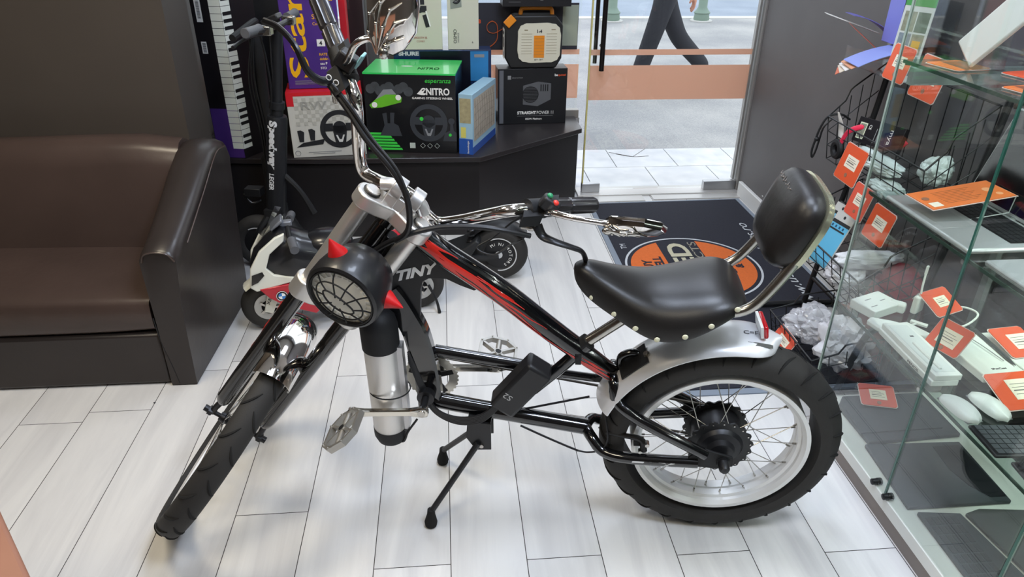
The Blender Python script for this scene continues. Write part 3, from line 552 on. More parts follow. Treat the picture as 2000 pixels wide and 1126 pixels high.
# --- rear fender
rf = MB(); rings = []; pf = []
NA = 40; a0, a1 = radians(-70), radians(17)
for i in range(NA+1):
    th = a0+(a1-a0)*i/NA; d = VV*cos(th)-E1*sin(th); end = min(1, (a1-th)/radians(14)); wd = .068*math.sqrt(max(.04, 1-(1-end)**2)); rng = []
    for sc, rr in ((1, 0), (.985, -.003)):
        js = range(13) if sc == 1 else range(12, -1, -1)
        for j in js:
            t = -1.30+2.6*j/12; rng.append(C0+d*(.298+rr+.036*cos(t))+NN*wd*sin(t)/sin(1.30)*sc)
    rings.append(rng)
rf.loft(rings); rfo = bp('rear_fender', rf, FEND, label='silver rear fender')
def fp(th, t, lift=.001): d = VV*cos(th)-E1*sin(th); return C0+d*(.298+.036*cos(t)+lift)+NN*(.064)*sin(t)/sin(1.30)
bk = MB(); P4 = [fp(radians(-52), .75, .004), fp(radians(-38), .75, .004), fp(radians(-38), -.2, .006), fp(radians(-52), -.2, .006)]
nb = (P4[1]-P4[0]).cross(P4[3]-P4[0]).normalized(); bk.add([p for p in P4]+[p+nb*.003 for p in P4], [(0, 1, 2, 3), (4, 7, 6, 5), (0, 4, 5, 1), (1, 5, 6, 2), (2, 6, 7, 3), (3, 7, 4, 0)])
bko = bp('fender_bracket', bk, BLACKP, parent=rfo)
c_ = (P4[1]*.6+P4[2]*.4); bp('bracket_bolt', MB().cyl(c_-nb*.001, c_+nb*.009, .006, n=6).cyl(c_, c_+nb*.004, .008, n=16).cyl(c_, c_-nb*.008, .005, n=8), STEEL, parent=rfo)
bp('bracket_hook', MB().tube([B(.262, .0, .20), B(.262, .0, .235), B(.235, .0, .25), B(.21, .0, .235), B(.205, .0, .21)], .010, 12), BLACKG)
tlx = fp(radians(8), .0, .018); tl_ = bp('tail_light', MB().box(tlx, (.070, .012, .034), (NN, (-E1*.97+VV*.2).normalized(), (VV*.97+E1*.2).normalized())), REDG, bev=.005, label='red tail light')
bp('lamp_back', MB().box(tlx+E1*.008, (.066, .006, .030), (NN, (-E1*.97+VV*.2).normalized(), (VV*.97+E1*.2).normalized())), WHITE, parent=tl_)
stk = MB(); 
for t0, t1, th0, th1 in [(.62, .78, 2, 12)]:
    n_ = 8; vs = [fp(radians(th0+(th1-th0)*i/n_), t, .0008) for i in range(n_+1) for t in (t0, t1)]; stk.add(vs, [(2*i, 2*i+1, 2*i+3, 2*i+2) for i in range(n_)])
bp('smudge_sticker', stk, mat('tape_dark', '4A4A46', .6), parent=rfo)
t_ = text_mb('C=FIL', fp(radians(1), .25, .0008), -E1-VV*.06, -NN*.97+VV*.25, h=.010, wid=.048); bp('marker_writing', t_, INK, parent=rfo)
# --- crankset and pedals
BBc = B(.738, 0, .098)
cr_ = MB().cyl(B(.738, -.075, .098), B(.738, .080, .098), .009, n=16).cyl(B(.738, -.036, .098), B(.738, .036, .098), .022, n=24)
crank = bp('crankset', cr_, DSTEEL)
def arm(t, s1, w1, sg):
    a, b = B(.738, t, .098), B(s1, t*1.08, w1); d = (b-a).normalized(); n_ = NN.cross(d); rings = []
    for x, hw in ((-.016, .006), (-.012, .013), (0, .016), (.012, .013), (.03, .010), (.10, .0095), (.14, .010), (.158, .013), (.170, .0135), (.180, .009), (.184, .004)):
        c = a+d*x+(b-a-d*(b-a).length); rings.append([c+n_*hw*e+NN*.0065*g for e, g in ((1, .6), (.7, 1), (-.7, 1), (-1, .6), (-1, -.6), (-.7, -1), (.7, -1), (1, -.6))])
    bp('crank_arm', MB().loft(rings), mat('polished_alloy', 'CFCBC2', .15, 1), parent=crank)
    bp('arm_bolt', MB().cyl(a+NN*sg*.005, a+NN*sg*.009, .0095, n=20), STEEL, parent=crank)
arm(.085, .911, .088, 1); arm(-.085, .572, .105, -1)
def pedal(c, px_, py_, pz_):
    # px_: along crank-axis, py_: fore-aft, pz_: normal
    o = MB(); Tt = .016; KS = 1.18
    def pt(x, y, z): return c+px_*x*KS+py_*y*KS+pz_*z
    outl = [(-.050, -.018), (-.028, -.044), (.030, -.044), (.052, -.020), (.052, .020), (.030, .044), (-.028, .044), (-.050, .018)]
    N_ = len(outl)
    for i in range(N_):
        (x0, y0), (x1, y1) = outl[i], outl[(i+1) % N_]; m0 = V((x0, y0, 0)); m1 = V((x1, y1, 0)); inn = .86
        a = [pt(x0, y0, z) for z in (-Tt/2, Tt/2)]+[pt(x1, y1, z) for z in (-Tt/2, Tt/2)]; b = [pt(x0*inn, y0*inn, z) for z in (-Tt/2, Tt/2)]+[pt(x1*inn, y1*inn, z) for z in (-Tt/2, Tt/2)]
        o.add(a+b, [(0, 1, 3, 2), (4, 6, 7, 5), (0, 4, 5, 1), (2, 3, 7, 6), (1, 5, 7, 3), (0, 2, 6, 4)])
    for (x0, y0), (x1, y1) in [((-.028, -.040), (.0, 0)), ((.030, -.040), (.0, 0)), ((-.028, .040), (.0, 0)), ((.030, .040), (.0, 0)), ((-.046, .0), (.048, .0))]:
        a, b = pt(x0, y0, 0), pt(x1, y1, 0); d = (b-a).normalized(); o.box((a+b)/2, ((b-a).length, .0065, Tt*.8), (d, pz_.cross(d), pz_))
    o.cyl(pt(-.06, 0, 0), pt(.046, 0, 0), .0075, n=14); o.cyl(pt(.0, 0, -Tt*.5), pt(.0, 0, Tt*.5), .011, n=16)
    for x, y in outl: o.cyl(pt(x*.93, y*.93, Tt/2), pt(x*.93, y*.93, Tt/2+.003), .0022, n=6)
    pd = bp('pedal', o, CASTAL, parent=crank); bp('pedal_cap', MB().cyl(pt(.0, 0, Tt*.4), pt(.0, 0, Tt*.5+.0012), .008, n=16), BLACKM, parent=crank)
pd_n = (FF*.62+AA*.2-Z*.0+V((-.35, -.5, .35))).normalized()
px_ = NN; pz_ = (E1*.10+VV*.42+NN*.0).normalized(); 
# near pedal hangs nearly vertical, far pedal lies flat
zq = (VV*.38+E1*-.92).normalized(); pedal(B(.925, .150, .060), NN, VV*.92+E1*.38, (E1*.92-VV*.38)) if False else None
pzn = (NN*.0+E1*.62+VV*.78).normalized(); pyn = NN.cross(pzn).normalized(); pedal(B(.915, .150, .088)-VV*.0, NN, pyn, pzn)
pzn = (VV*.97-E1*.22).normalized(); pyn = NN.cross(pzn).normalized(); pedal(B(.575, -.150, .108), -NN, pyn, pzn)
rg_ = MB(); poly = []
for i in range(132): a = 2*pi*i/132; r = .078+(.004 if i % 3 == 0 else -.001); poly.append((r*cos(a), r*sin(a)))
hole = MB(); 
def ringplate(R0, R1, t, th, n=66, teeth=True):
    m_ = MB(); rings = []
    for i in range(n*2):
        a = 2*pi*i/(n*2); ro = R1+(.0035 if (teeth and i % 4 < 2) else 0); d = E1*cos(a)+VV*sin(a); c = B(.738-.03, t, .098)*0+BBc; rings.append([c+NN*t+d*R0-NN*th/2, c+NN*t+d*ro-NN*th/2, c+NN*t+d*ro+NN*th/2, c+NN*t+d*R0+NN*th/2])
    return m_.loft(rings, closed=True)
bp('chainring', ringplate(.046, .068, -.052, .003), mat('ring_alloy', 'CFCBC0', .35, .6), parent=crank)
sp5 = MB()
for i in range(5): a = 2*pi*i/5+.3; d = E1*cos(a)+VV*sin(a); sp5.box(BBc-NN*.052+d*.035, (.05, .014, .005), (d, NN.cross(d), NN))
sp5.cyl(BBc-NN*.058, BBc-NN*.046, .018); bp('ring_spider', sp5, BLACKM, parent=crank)
chn = MB(); 
for w1, w0 in ((.166, .052), (.030, -.052)):
    chn.tube([B(.738, -.053, w1), B(.02, -.053, w0)], .0035, 8)
bp('chain', chn, mat('chain_steel', '57534E', .4, .8)); bp('rear_sprocket', MB().cyl(C0-NN*.056, C0-NN*.050, .050, n=48), DSTEEL, parent=rw_)
# --- battery bottle
ba, bb_ = B(.836, .035, .318), B(.834, .035, -.050)
bdv = (ba-bb_).normalized()
bat = bp('battery_bottle', MB().lathe(bb_+bdv*.05, bdv, [(.041, 0), (.0425, .004), (.0425, .255), (.041, .262)], n=40), SILV, label='silver battery bottle with black caps')
bp('battery_cap', MB().lathe(bb_+bdv*.305, bdv, [(.0425, 0), (.045, .002), (.045, .062), (.040, .085), (.028, .100), (.012, .106), (.001, .107)], n=40), BLACKM, parent=bat)
bp('battery_foot', MB().lathe(bb_+bdv*.002, bdv, [(.001, 0), (.022, .001), (.037, .010), (.0435, .028), (.0435, .052)], n=40), BLACKM, parent=bat)
bp('battery_rail', MB().box((ba+bb_)/2-E1*.046, (.012, .030, .26), (E1, NN, bdv)).box((ba+bb_)/2-E1*.052+NN*.014, (.004, .004, .26), (E1, NN, bdv)), ALU, parent=bat)
bp('zip_tie', MB().tor(bb_+bdv*.175-E1*.01, (bdv+NN*-.12), .050, .0018, n=40, k=6), BLACKP, parent=bat)
# --- controller box, cables
ca, cb = B(.452, .030, .222), B(.548, .030, .086)
cdv = (ca-cb).normalized(); cw = NN.cross(cdv).normalized()
ctrl = bp('controller_box', MB().box((ca+cb)/2, ((ca-cb).length, .070, .060), (cdv, cw, NN)), BLACKP, bev=.010, label='black plastic controller box')
bp('box_emblem', text_mb('S2', (ca+cb)/2+NN*.0305+cw*.006+cdv*-.02, -cdv*.0+cw, -cdv, h=.016, wid=.022), mat('emblem_grey', 'A9A9A9', .3, .8), parent=ctrl)
cbs = MB()
for i in range(6):
    o = .006*i; cbs.tube([B(.775, .02, .20+o), B(.745, .026-o*.3, .10+o), B(.715, .03, .045+o*.6), B(.66, .035, .020+o*.7), B(.60, .035, .030+o*.8), B(.555, .028, .075+o*.7)], .0032, 8)
bp('cable_bundle', cbs, BLACKP)
bp('brake_cable', MB().tube([B(.545, .01, .055), B(.50, -.005, .045), B(.42, .0, .075), B(.33, .0, .105)], .0028, 8).tube([B(.50, .02, .012), B(.44, .03, -.010), B(.38, .04, -.03), B(.35, .05, -.034)], .0028, 8).tube([B(.35, .05, -.034), B(.325, .053, -.034), B(.295, .056, -.02), B(.28, .056, .02), B(.292, .03, .09)], .0022, 8), BLACKP)
bp('battery_cable', MB().tube([B(.76, .05, .04), B(.785, .055, .0), B(.80, .055, -.035), B(.83, .05, -.03)], .003, 8), BLACKP)
hs = MB().tube([S(.03, -.249, .158), S(.05, -.188, .144), S(.07, -.131, .126), S(.085, -.058, .111), S(.09, -.007, .085), S(.09, .03, .041), S(.08, .041, 0), S(.06, .027, -.047), S(.04, .015, -.101), S(.03, .0, -.17)], .0065, 10)
hs.tube([S(.04, -.240, .165), S(.055, -.185, .154), S(.07, -.125, .134), S(.085, -.055, .118), S(.095, -.005, .09)], .004, 8)
hs.tube([S(.03, .258, .142), S(.05, .203, .127), S(.06, .15, .101), S(.07, .091, .058), S(.08, .051, .014), S(.07, .035, -.03)], .006, 10)
bp('cable_loom', hs, BLACKP)
hs2 = MB().tube([S(.0, .235, .19), S(.03, .21, .15), S(.03, .20, .09), S(.04, .185, .05), S(.05, .22, .065), S(.04, .235, .10), S(.03, .25, .125)], .0022, 8)
bp('horn_wire', hs2, BLACKP)
bp('wire_knot', MB().tube([S(.02, -.03, -.20), S(.045, .0, -.17), S(.03, .03, -.13), S(-.0, .05, -.15), S(.0, .03, -.2), S(.02, -.01, -.22)], .009, 10), BLACKM)
# --- rear v-brake
for sg in (1, -1):
    vb = MB().tube([B(.19, .070*sg, .0), B(.20, .062*sg, .03), B(.255, .050*sg, .03), B(.285, .045*sg, .03)], [.009, .008, .006, .004], 10).box(B(.20, .055*sg, .012), (.03, .012, .012), (E1, NN, VV))
    bp('rear_brake', vb, BLACKP)
bp('brake_bolt', MB().cyl(B(.185, .066, .028), B(.185, .082, .028), .006, n=6).cyl(B(.20, .07, .004), B(.20, .082, .004), .005, n=6), STEEL)
# --- kickstand
ks = MB().prism([(.575, .02), (.635, .025), (.640, -.03), (.615, -.072), (.575, -.068)], B(0, .03, 0), E1, VV, .004).prism([(.575, .02), (.635, .025), (.640, -.03), (.615, -.072), (.575, -.068)], B(0, -.03, 0), E1, VV, .004).box(B(.606, 0, .018), (.06, .06, .006), (E1, NN, VV))
kso = bp('kickstand', ks, BLACKP); bp('pivot_bolt', MB().cyl(B(.600, -.037, -.055), B(.600, .037, -.055), .006, n=12), STEEL, parent=kso)
for foot, sg in ((V((-.077, 1.424, .0)), 1), (V((-.044, 1.668, .0)), -1)):
    k0 = B(.608, .034*sg, -.045); k1 = foot+Z*.045+(k0-foot)*.02
    bp('leg', MB().tube([k0, k0*.72+k1*.28-Z*.03*0+E1*.0, k1], [.0085, .008, .008], 10, k=3), BLACKP, parent=kso)
    dd = (k1-foot).normalized(); bp('rubber_foot', MB().lathe(foot+Z*.0, (k1-foot), [(.008, .0), (.016, .004), (.0175, .015), (.014, .030), (.011, .042), (.010, .058), (.007, .06)], n=18), RUBD, parent=kso)
# ------------------------------------------------------------ sofa
sf = thing('leather_sofa', 'dark brown leather two-seat sofa with rounded armrest against the wall', 'sofa', (-1.7, 2.13, 0))
SO = V((-1.7, 2.13, 0))
def sp_(name, mb, m, **k): return part(sf, name, mb, m, off=SO, **k)
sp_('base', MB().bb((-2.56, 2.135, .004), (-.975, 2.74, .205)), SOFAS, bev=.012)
def pillow(x0, x1, y0, y1, z0, z1, crown=.02, n=14):
    m_ = MB(); rings = []
    for i in range(n+1):
        u = i/n; x = x0+(x1-x0)*u; e = 1-abs(2*u-1)**8; rng = []
        for j in range(24):
            a = 2*pi*j/24; cx, sy_ = cos(a), sin(a); p = .35
            yy = (y0+y1)/2+(y1-y0)/2*math.copysign(abs(cx)**p, cx)*(.97+.03*e); zz = (z0+z1)/2+(z1-z0)/2*math.copysign(abs(sy_)**p, sy_)*(.93+.07*e)+crown*max(0, sy_)*(4*u*(1-u))*.6
            rng.append(V((x, yy, zz)))
        rings.append(rng)
    return m_.loft(rings)
sp_('seat_cushion', pillow(-2.5, -.985, 2.125, 2.62, .20, .345), SOFAL)
sb_ = MB(); rings = []
BP = [(2.50, .20), (2.52, .34), (2.555, .50), (2.585, .63), (2.605, .685), (2.64, .715), (2.69, .72), (2.735, .70), (2.76, .66), (2.77, .40), (2.77, .05), (2.6, .05)]
for i in range(13):
    u = i/12; x = -2.5+(1.53)*u; e = max(0, (u-.93)/.07); rings.append([V((x, y+e*.01, z-e*(.018 if z > .5 else 0)+.004*sin(u*9)*(z > .3))) for y, z in BP])
sb_.loft(rings); sp_('backrest', sb_, SOFAL, ang=60)
def sofa_arm(xi, xo, fl_=1):
    m_ = MB(); rings = []
    prof = [(2.125, 0, .505), (2.135, .0, .515), (2.20, 0, .535), (2.35, 0, .595), (2.50, 0, .66), (2.60, 0, .695), (2.68, 0, .705), (2.74, 0, .69), (2.765, 0, .64)]
    for y, _, zt in prof:
        r = []; f = (y-2.125)/.64; fl2 = .03*f*fl_; a, b = xi, xo+fl2*(1 if xo > xi else -1); cxm = (a+b)/2; hw = (b-a)/2
        pts = [(a, .004), (a, .25), (a-.004*(1 if xo > xi else -1), zt-.035)]
        for k in range(7): t = pi-pi*k/6; pts.append((cxm+hw*1.08*cos(t), zt-.032+.032*sin(t)))
        pts += [(b+.003, zt-.05), (b-.012, .30), (b-.02, .004)]
        rings.append([V((x, y, z)) for x, z in pts])
    return m_.loft(rings)
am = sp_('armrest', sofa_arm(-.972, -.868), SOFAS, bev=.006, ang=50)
sp_('seam_piping', MB().tube([(-.968, 2.124, .475), (-.955, 2.12, .502), (-.92, 2.119, .51), (-.885, 2.12, .502), (-.868, 2.124, .475)], .003, 6).tube([(-.972, 2.20, .505), (-.968, 2.4, .585), (-.965, 2.6, .665), (-.962, 2.72, .67)], .0025, 6).tube([(-.853, 2.22, .495), (-.845, 2.45, .59), (-.838, 2.62, .665), (-.835, 2.73, .66)], .0025, 6), SOFAL, parent=am)
sp_('front_seam', MB().tube([(-.978, 2.1265, .27), (-.972, 2.1265, .18), (-.955, 2.1262, .08), (-.945, 2.1262, .01)], .0022, 6), BLACKM, parent=am)
# ------------------------------------------------------------ display counter
CP = [(-1.19, 3.355), (-.60, 3.315), (.155, 3.30), (.722, 3.752), (.722, 3.995), (-1.19, 3.995)]
ct = thing('display_plinth', 'low black shop window counter carrying boxed goods', 'counter', (0, 3.6, 0))
part(ct, 'plinth_body', MB().prism([(-1.185, 3.37), (-.60, 3.337), (.150, 3.322), (.705, 3.765), (.705, 3.99), (-1.185, 3.99)], (0, 0, .1925), X, Y, .385), COUNTER, off=(0, 3.6, 0), bev=.002)
part(ct, 'counter_top', MB().prism(CP, (0, 0, .3975), X, Y, .025), COUNTERT, off=(0, 3.6, 0), bev=.003)
CZ = .4105
# ------------------------------------------------------------ boxes
def carton(name, label, cat, loc, w_, d, h, m, rz=0, group=None, bev=.0015):
    t = thing(name, label, cat, loc, rz, group); part(t, 'carton', MB().bb((0, 0, 0), (w_, d, h)), m, bev=bev); return t
def tx(t, s, x, z, h=None, wid=None, m=WPAPER, y=-.0008, name='lettering', ex=X, ey=Z, **k): return part(t, name, text_mb(s, (x, y, z), ex, ey, h=h, wid=wid, **k), m)
def fr_(t, name, x0, z0, x1, z1, m, y=-.0006, dy=.0006): return part(t, name, MB().bb((x0, y-dy, z0), (x1, y, z1)), m)
# keyboard carton
kb = thing('keyboard_box', 'tall black and purple box printed with a piano keyboard, beside the sofa', 'box', (-1.064, 3.362, CZ))
kx = V((.52, -.52, 0)); KW, KH = .13, .74; KD = V((.8, .6, 0)).normalized()
e1k = V((.985, -.17, 0)).normalized(); e2k = V((.49, .87, 0)).normalized()
q0 = V((0, 0, 0)); q1 = e1k*.130; q2 = q1+e2k*.20; q3 = e2k*.20
part(kb, 'carton', MB().add([q0, q1, q2, q3]+[p+Z*KH for p in (q0, q1, q2, q3)], [(0, 3, 2, 1), (4, 5, 6, 7), (0, 1, 5, 4), (1, 2, 6, 5), (2, 3, 7, 6), (3, 0, 4, 7)]), mat('box_black', '19161A', .4))
n1 = V((e1k.y, -e1k.x, 0)); n2 = V((e2k.y, -e2k.x, 0))
def onf(o, e, nn_, x0, z0, x1, z1, lift=.0008): o = V(o)+nn_*lift; return MB().add([o+e*x0+Z*z0, o+e*x1+Z*z0, o+e*x1+Z*z1, o+e*x0+Z*z1], [(0, 1, 2, 3)])
part(kb, 'purple_panel', onf(q0, e1k, n1, .002, .003, .128, .23, .0006), mat('box_purple', '4B2F78', .4, var=.25, vscale=9))
wk = MB(); bk_ = MB()
for i in range(22):
    z0 = .045+i*.0295; wk.add(onf(q0, e1k, n1, .080, z0+.001, .1299, z0+.0285).v, [(0, 1, 2, 3)]); wk.add(onf(q1, e2k, n2, .0, z0+.001, .055, z0+.0285).v, [(0, 1, 2, 3)])
    if i % 7 not in (2, 6): bk_.add(onf(q1, e2k, n2, .006, z0+.021, .055, z0+.036, .0014).v, [(0, 1, 2, 3)])
wk.add(bk_.v, bk_.f, 1); part(kb, 'keys_print', wk, [mat('key_white', 'DFE3DA', .4), BLACKP])
bc = MB(); bl = MB(); bc.add(onf(q0, e1k, n1, .018, .60, .045, .70).v, [(0, 1, 2, 3)]); bc.add(onf(q0, e1k, n1, .018, .47, .042, .52).v, [(0, 1, 2, 3)])
for i in range(16): bl.add(onf(q0, e1k, n1, .024, .615+i*.0045, .038, .6172+i*.0045, .0014).v, [(0, 1, 2, 3)])
for i in range(9): bl.add(onf(q0, e1k, n1, .023, .475+i*.0045, .038, .4775+i*.0045, .0014).v, [(0, 1, 2, 3)])
bc2 = MB(); bc2.add(bc.v[4:], [(0, 1, 2, 3)]); bc.v, bc.f, bc.m = bc.v[:4], bc.f[:1], bc.m[:1]; part(kb, 'barcode_sticker', bc, WPAPER); part(kb, 'barcode_sticker', bc2, WPAPER); part(kb, 'barcode', bl, INK)
# star box on the red and white wheel box
rw = carton('racing_wheel_box', 'white and red box with a black racing wheel picture, under the purple box', 'box', (-.715, 3.335, CZ), .335, .20, .30, mat('box_offwhite', 'C9C6BC', .45), .12)
part(rw, 'red_lid', MB().bb((-.001, -.001, .285), (.336, .201, .3015)).bb((-.0012, -.0012, .24), (.03, .0, .3)), mat('box_red', 'CF1F2A', .4))
ch = MB()
for i in range(17):
    for j in range(7):
        if (i+j) % 2 == 0: ch.bb((.03+i*.018, -.0012, .15+j*.018), (.03+i*.018+.018, -.0004, .15+j*.018+.018))
part(rw, 'checker_print', ch, mat('checker_grey', 'B4B1A6', .5))
def wheelprint(t, cx, cz, R, m1, m2, y=-.002, spoke=True):
    w1 = MB().tor((cx, y, cz), Y, R, R*.14, n=48, prof=[(-R*.14, 0), (R*.14, 0), (R*.14, .0012), (-R*.14, .0012)])
    w1.box((cx, y, cz+R*.05), (R*1.7, .0012, R*.32)).box((cx-R*.62, y-.0003, cz+R*.18), (R*.5, .0012, R*.35)).box((cx+R*.62, y-.0003, cz+R*.18), (R*.5, .0012, R*.35)).prism([(-R*.42, 0), (R*.42, 0), (R*.28, -R*.95), (-R*.28, -R*.95)], (cx, y, cz), X, Z, .0012)
    w1.cyl((cx, y-.0006, cz+R*.1), (cx, y+.0006, cz+R*.1), R*.38, n=24); part(t, 'wheel_print', w1, m1)
    part(t, 'hub_print', MB().prism([(-R*.26, -R*.35), (-R*.1, -R*.78), (R*.1, -R*.78), (R*.26, -R*.35), (R*.16, -R*.35), (R*.06, -R*.62), (-R*.06, -R*.62), (-R*.16, -R*.35)], (cx, y-.001, cz), X, Z, .001), m2)
wheelprint(rw, .222, .128, .078, mat('print_black', '232325', .5), mat('print_light', 'D9D7D0', .5))
pdp = MB().prism([(.02, .05), (.14, .06), (.15, .085), (.05, .07)], (0, -.0018, 0), X, Z, .001).prism([(.035, .075), (.055, .075), (.06, .12), (.045, .13), (.03, .128)], (0, -.0018, 0), X, Z, .001).prism([(.085, .08), (.105, .08), (.11, .125), (.095, .135), (.08, .132)], (0, -.0018, 0), X, Z, .001)
part(rw, 'pedals_print', pdp, MC['print_black'])
tx(rw, 'RW', .06, .225, h=.035, wid=.115, m=mat('print_mid', '9D9B93', .5), y=-.0022, bold=.01)
fp_ = MB()
for i in range(2): fp_.bb((.07+.02*i, -.0012, .022-.008*i), (.22-.03*i, -.0006, .025-.008*i))
part(rw, 'small_print', fp_, GREYINK); part(rw, 'seal_print', MB().tor((.022, -.001, .022), Y, .012, .0012, n=24, k=5), GREYINK)
st_ = thing('purple_star_box', 'tall purple box with big yellow lettering standing on the red lid', 'box', (-.708, 3.40, CZ+.303), .10)
part(st_, 'carton', MB().bb((0, 0, 0), (.245, .07, .42)), mat('star_purple', '4A2A7E', .4), bev=.002)
tx(st_, 'Star', .100, .05, h=.085, wid=.37, m=mat('star_yellow', 'EBB00E', .45), ex=Z, ey=-X, bold=.012)
for s_, z_, h_ in (('SIM', .30, .020), ('Cartelă', .275, .013)): tx(st_, s_, .135, z_, h=h_, m=MC['star_yellow'])
part(st_, 'number_tile', MB().bb((.145, -.0012, .185), (.180, -.0004, .215)), WPAPER); tx(st_, '4', .155, .190, h=.019, m=INK, y=-.0016, bold=.02)
for s_, z_ in (('RATE', .145), ('dobân', .125), ('sau P', .105), ('STD', .085)): tx(st_, s_, .150, z_, h=.011, m=MC['star_yellow'] if z_ > .12 else WPAPER, bold=.02)
sp3 = MB()
for i in range(4): sp3.bb((.03, -.001, .02+i*.005), (.16-.01*i, -.0004, .0215+i*.005))
part(st_, 'small_print', sp3, GREYINK); part(st_, 'crest', MB().tor((.222, -.001, .385), Y, .010, .0014, n=20, k=5), MC['star_yellow'])
rs_ = carton('red_edge_box', 'narrow red carton showing only its edge behind the purple box', 'box', (-.47, 3.53, CZ), .03, .12, .75, MC['box_red'], .05)
# nitro
ni = carton('gaming_wheel_box', 'black box with bright green lid and gaming steering wheel picture', 'box', (-.375, 3.415, CZ), .425, .31, .372, mat('nitro_black', '131417', .3, coat=.3), -.125)
part(ni, 'green_lid', MB().bb((-.001, -.001, .366), (.426, .311, .3735)), mat('nitro_green', '35C95E', .35, coat=.4))
part(ni, 'lid_emblem', MB().ell((.18, .15, .374), (.028, .008, .0006), n=20, h=4), WPAPER); tx(ni, 'NITRO', .24, .0, h=.03, wid=.10, m=mat('nitro_green_dark', '1C7A3A', .5), y=0, name='lid_lettering').location = (0, 0, 0)
for o in [c for c in ni.children if c.name.startswith('lid_lettering')]:
    for vv in o.data.vertices: x, y, z = vv.co; vv.co = (x, .08+z*1.5, .3745)
tx(ni, 'esperanza', .285, .325, h=.020, wid=.118, m=mat('nitro_lime', '3FD04A', .5), shear=.2)
tx(ni, 'CNITRO', .262, .275, h=.033, wid=.135, bold=.03); tx(ni, 'GAMING STEERING WHEEL', .222, .256, h=.010, wid=.19, bold=.02)
part(ni, 'flame_print', MB().prism([(.245, .28), (.27, .305), (.262, .29), (.285, .30), (.275, .285), (.29, .283), (.27, .275)], (0, -.0012, 0), X, Z, .0006), WPAPER)
wheelprint(ni, .295, .145, .078, mat('print_dark', '3A3D42', .35), mat('print_grey', '8A8D90', .4))
part(ni, 'button_print', MB().cyl((.262, -.005, .165), (.262, -.003, .165), .009, n=16).cyl((.395, -.004, .09), (.395, -.002, .09), .007, n=16), MC['nitro_lime'])
part(ni, 'gearstick_print', MB().cyl((.402, -.0022, .155), (.402, -.001, .155), .015, n=18).prism([(.397, .15), (.407, .15), (.412, .11), (.425, .10), (.425, .06), (.36, .06), (.37, .1), (.395, .11)], (0, -.0015, 0), X, Z, .001), MC['print_dark'])
part(ni, 'car_print', MB().prism([(.02, .225), (.05, .25), (.10, .275), (.15, .275), (.175, .262), (.17, .24), (.08, .215), (.03, .21)], (0, -.0015, 0), X, Z, .001), mat('car_lime', '66B52B', .4, var=.3))
part(ni, 'car_top_print', MB().prism([(.05, .25), (.10, .275), (.15, .276), (.13, .30), (.09, .297)], (0, -.0013, 0), X, Z, .001), MC['print_grey'])
part(ni, 'headlamp_print', MB().cyl((.045, -.003, .226), (.045, -.0015, .226), .013, n=16).cyl((.158, -.003, .262), (.158, -.0015, .262), .013, n=16), WPAPER)
part(ni, 'pedal_print', MB().prism([(.06, .08), (.165, .08), (.15, .13), (.13, .14), (.135, .19), (.115, .19), (.112, .14), (.10, .14), (.098, .19), (.078, .185), (.085, .13)], (0, -.0013, 0), X, Z, .001), MC['print_dark'])
sm_ = MB()
for i in range(9): sm_.cyl((.03+.022*i, -.0010-.0001*i, .30+.012*sin(i*2.1)), (.03+.022*i, -.0004, .30+.012*sin(i*2.1)), .022, n=16)
part(ni, 'smoke_print', sm_, mat('smoke', '3F4245', .7, var=.5, vscale=30))
lb = MB()
for i in range(6): lb.prism([(.0, 0), (.105+.012*(5-i)*1-.0, 0), (.100+.012*(5-i), .010), (0, .010)], (.0, -.0012, .012+.0145*i), X, Z, .0006)
part(ni, 'green_bars', lb, MC['nitro_lime'])
ic = MB()
for i in range(3): ic.tor((.262+i*.034, -.001, .035), Y, .012, .001, n=4, k=4)
ic.bb((.20, -.0012, .022), (.226, -.0004, .048)); part(ni, 'icon_print', ic, mat('icon_grey', 'B9C2BA', .5))
# puzzle
pz = thing('jigsaw_puzzle_box', 'slim pale blue jigsaw puzzle box standing between green lid box and power supply box', 'box', (.058, 3.36, CZ), radians(-21))
part(pz, 'carton', MB().bb((0, 0, 0), (.068, .37, .285)), mat('puzzle_blue', '9DBFD0', .4, var=.1), bev=.002)
part(pz, 'side_print', MB().bb((.0685, .02, .06), (.0692, .35, .26)), mat('puzzle_art', 'B3A795', .5, var=.35, vscale=40))
part(pz, 'front_print', MB().bb((.005, -.0008, .15), (.06, 0, .265)), mat('puzzle_art2', 'A79C78', .5, var=.35, vscale=60))
part(pz, 'blue_band', MB().bb((-.0006, -.0009, .0), (.0686, 0, .075)).bb((.0683, -.0009, .0), (.0692, .36, .035)), mat('puzzle_navy', '2C55A4', .4))
part(pz, 'yellow_tag', MB().bb((.01, -.0016, .08), (.035, -.0009, .13)), mat('tag_yellow', 'D8CE6A', .5)); tx(pz, 'Ravensburger', .052, .006, h=.011, wid=.062, y=-.0014, ex=Z, ey=-X)
jg = MB()
for i in range(9): jg.tube([(.0695, .04+.035*i, .07), (.0695, .05+.035*i, .16), (.0695, .035+.035*i, .25)], .0006, 4, k=2)
for i in range(5): jg.tube([(.0695, .03, .08+.035*i), (.0695, .18, .09+.035*i), (.0695, .34, .08+.035*i)], .0006, 4, k=2)
part(pz, 'piece_lines', jg, mat('line_brown', '6D6158', .6))
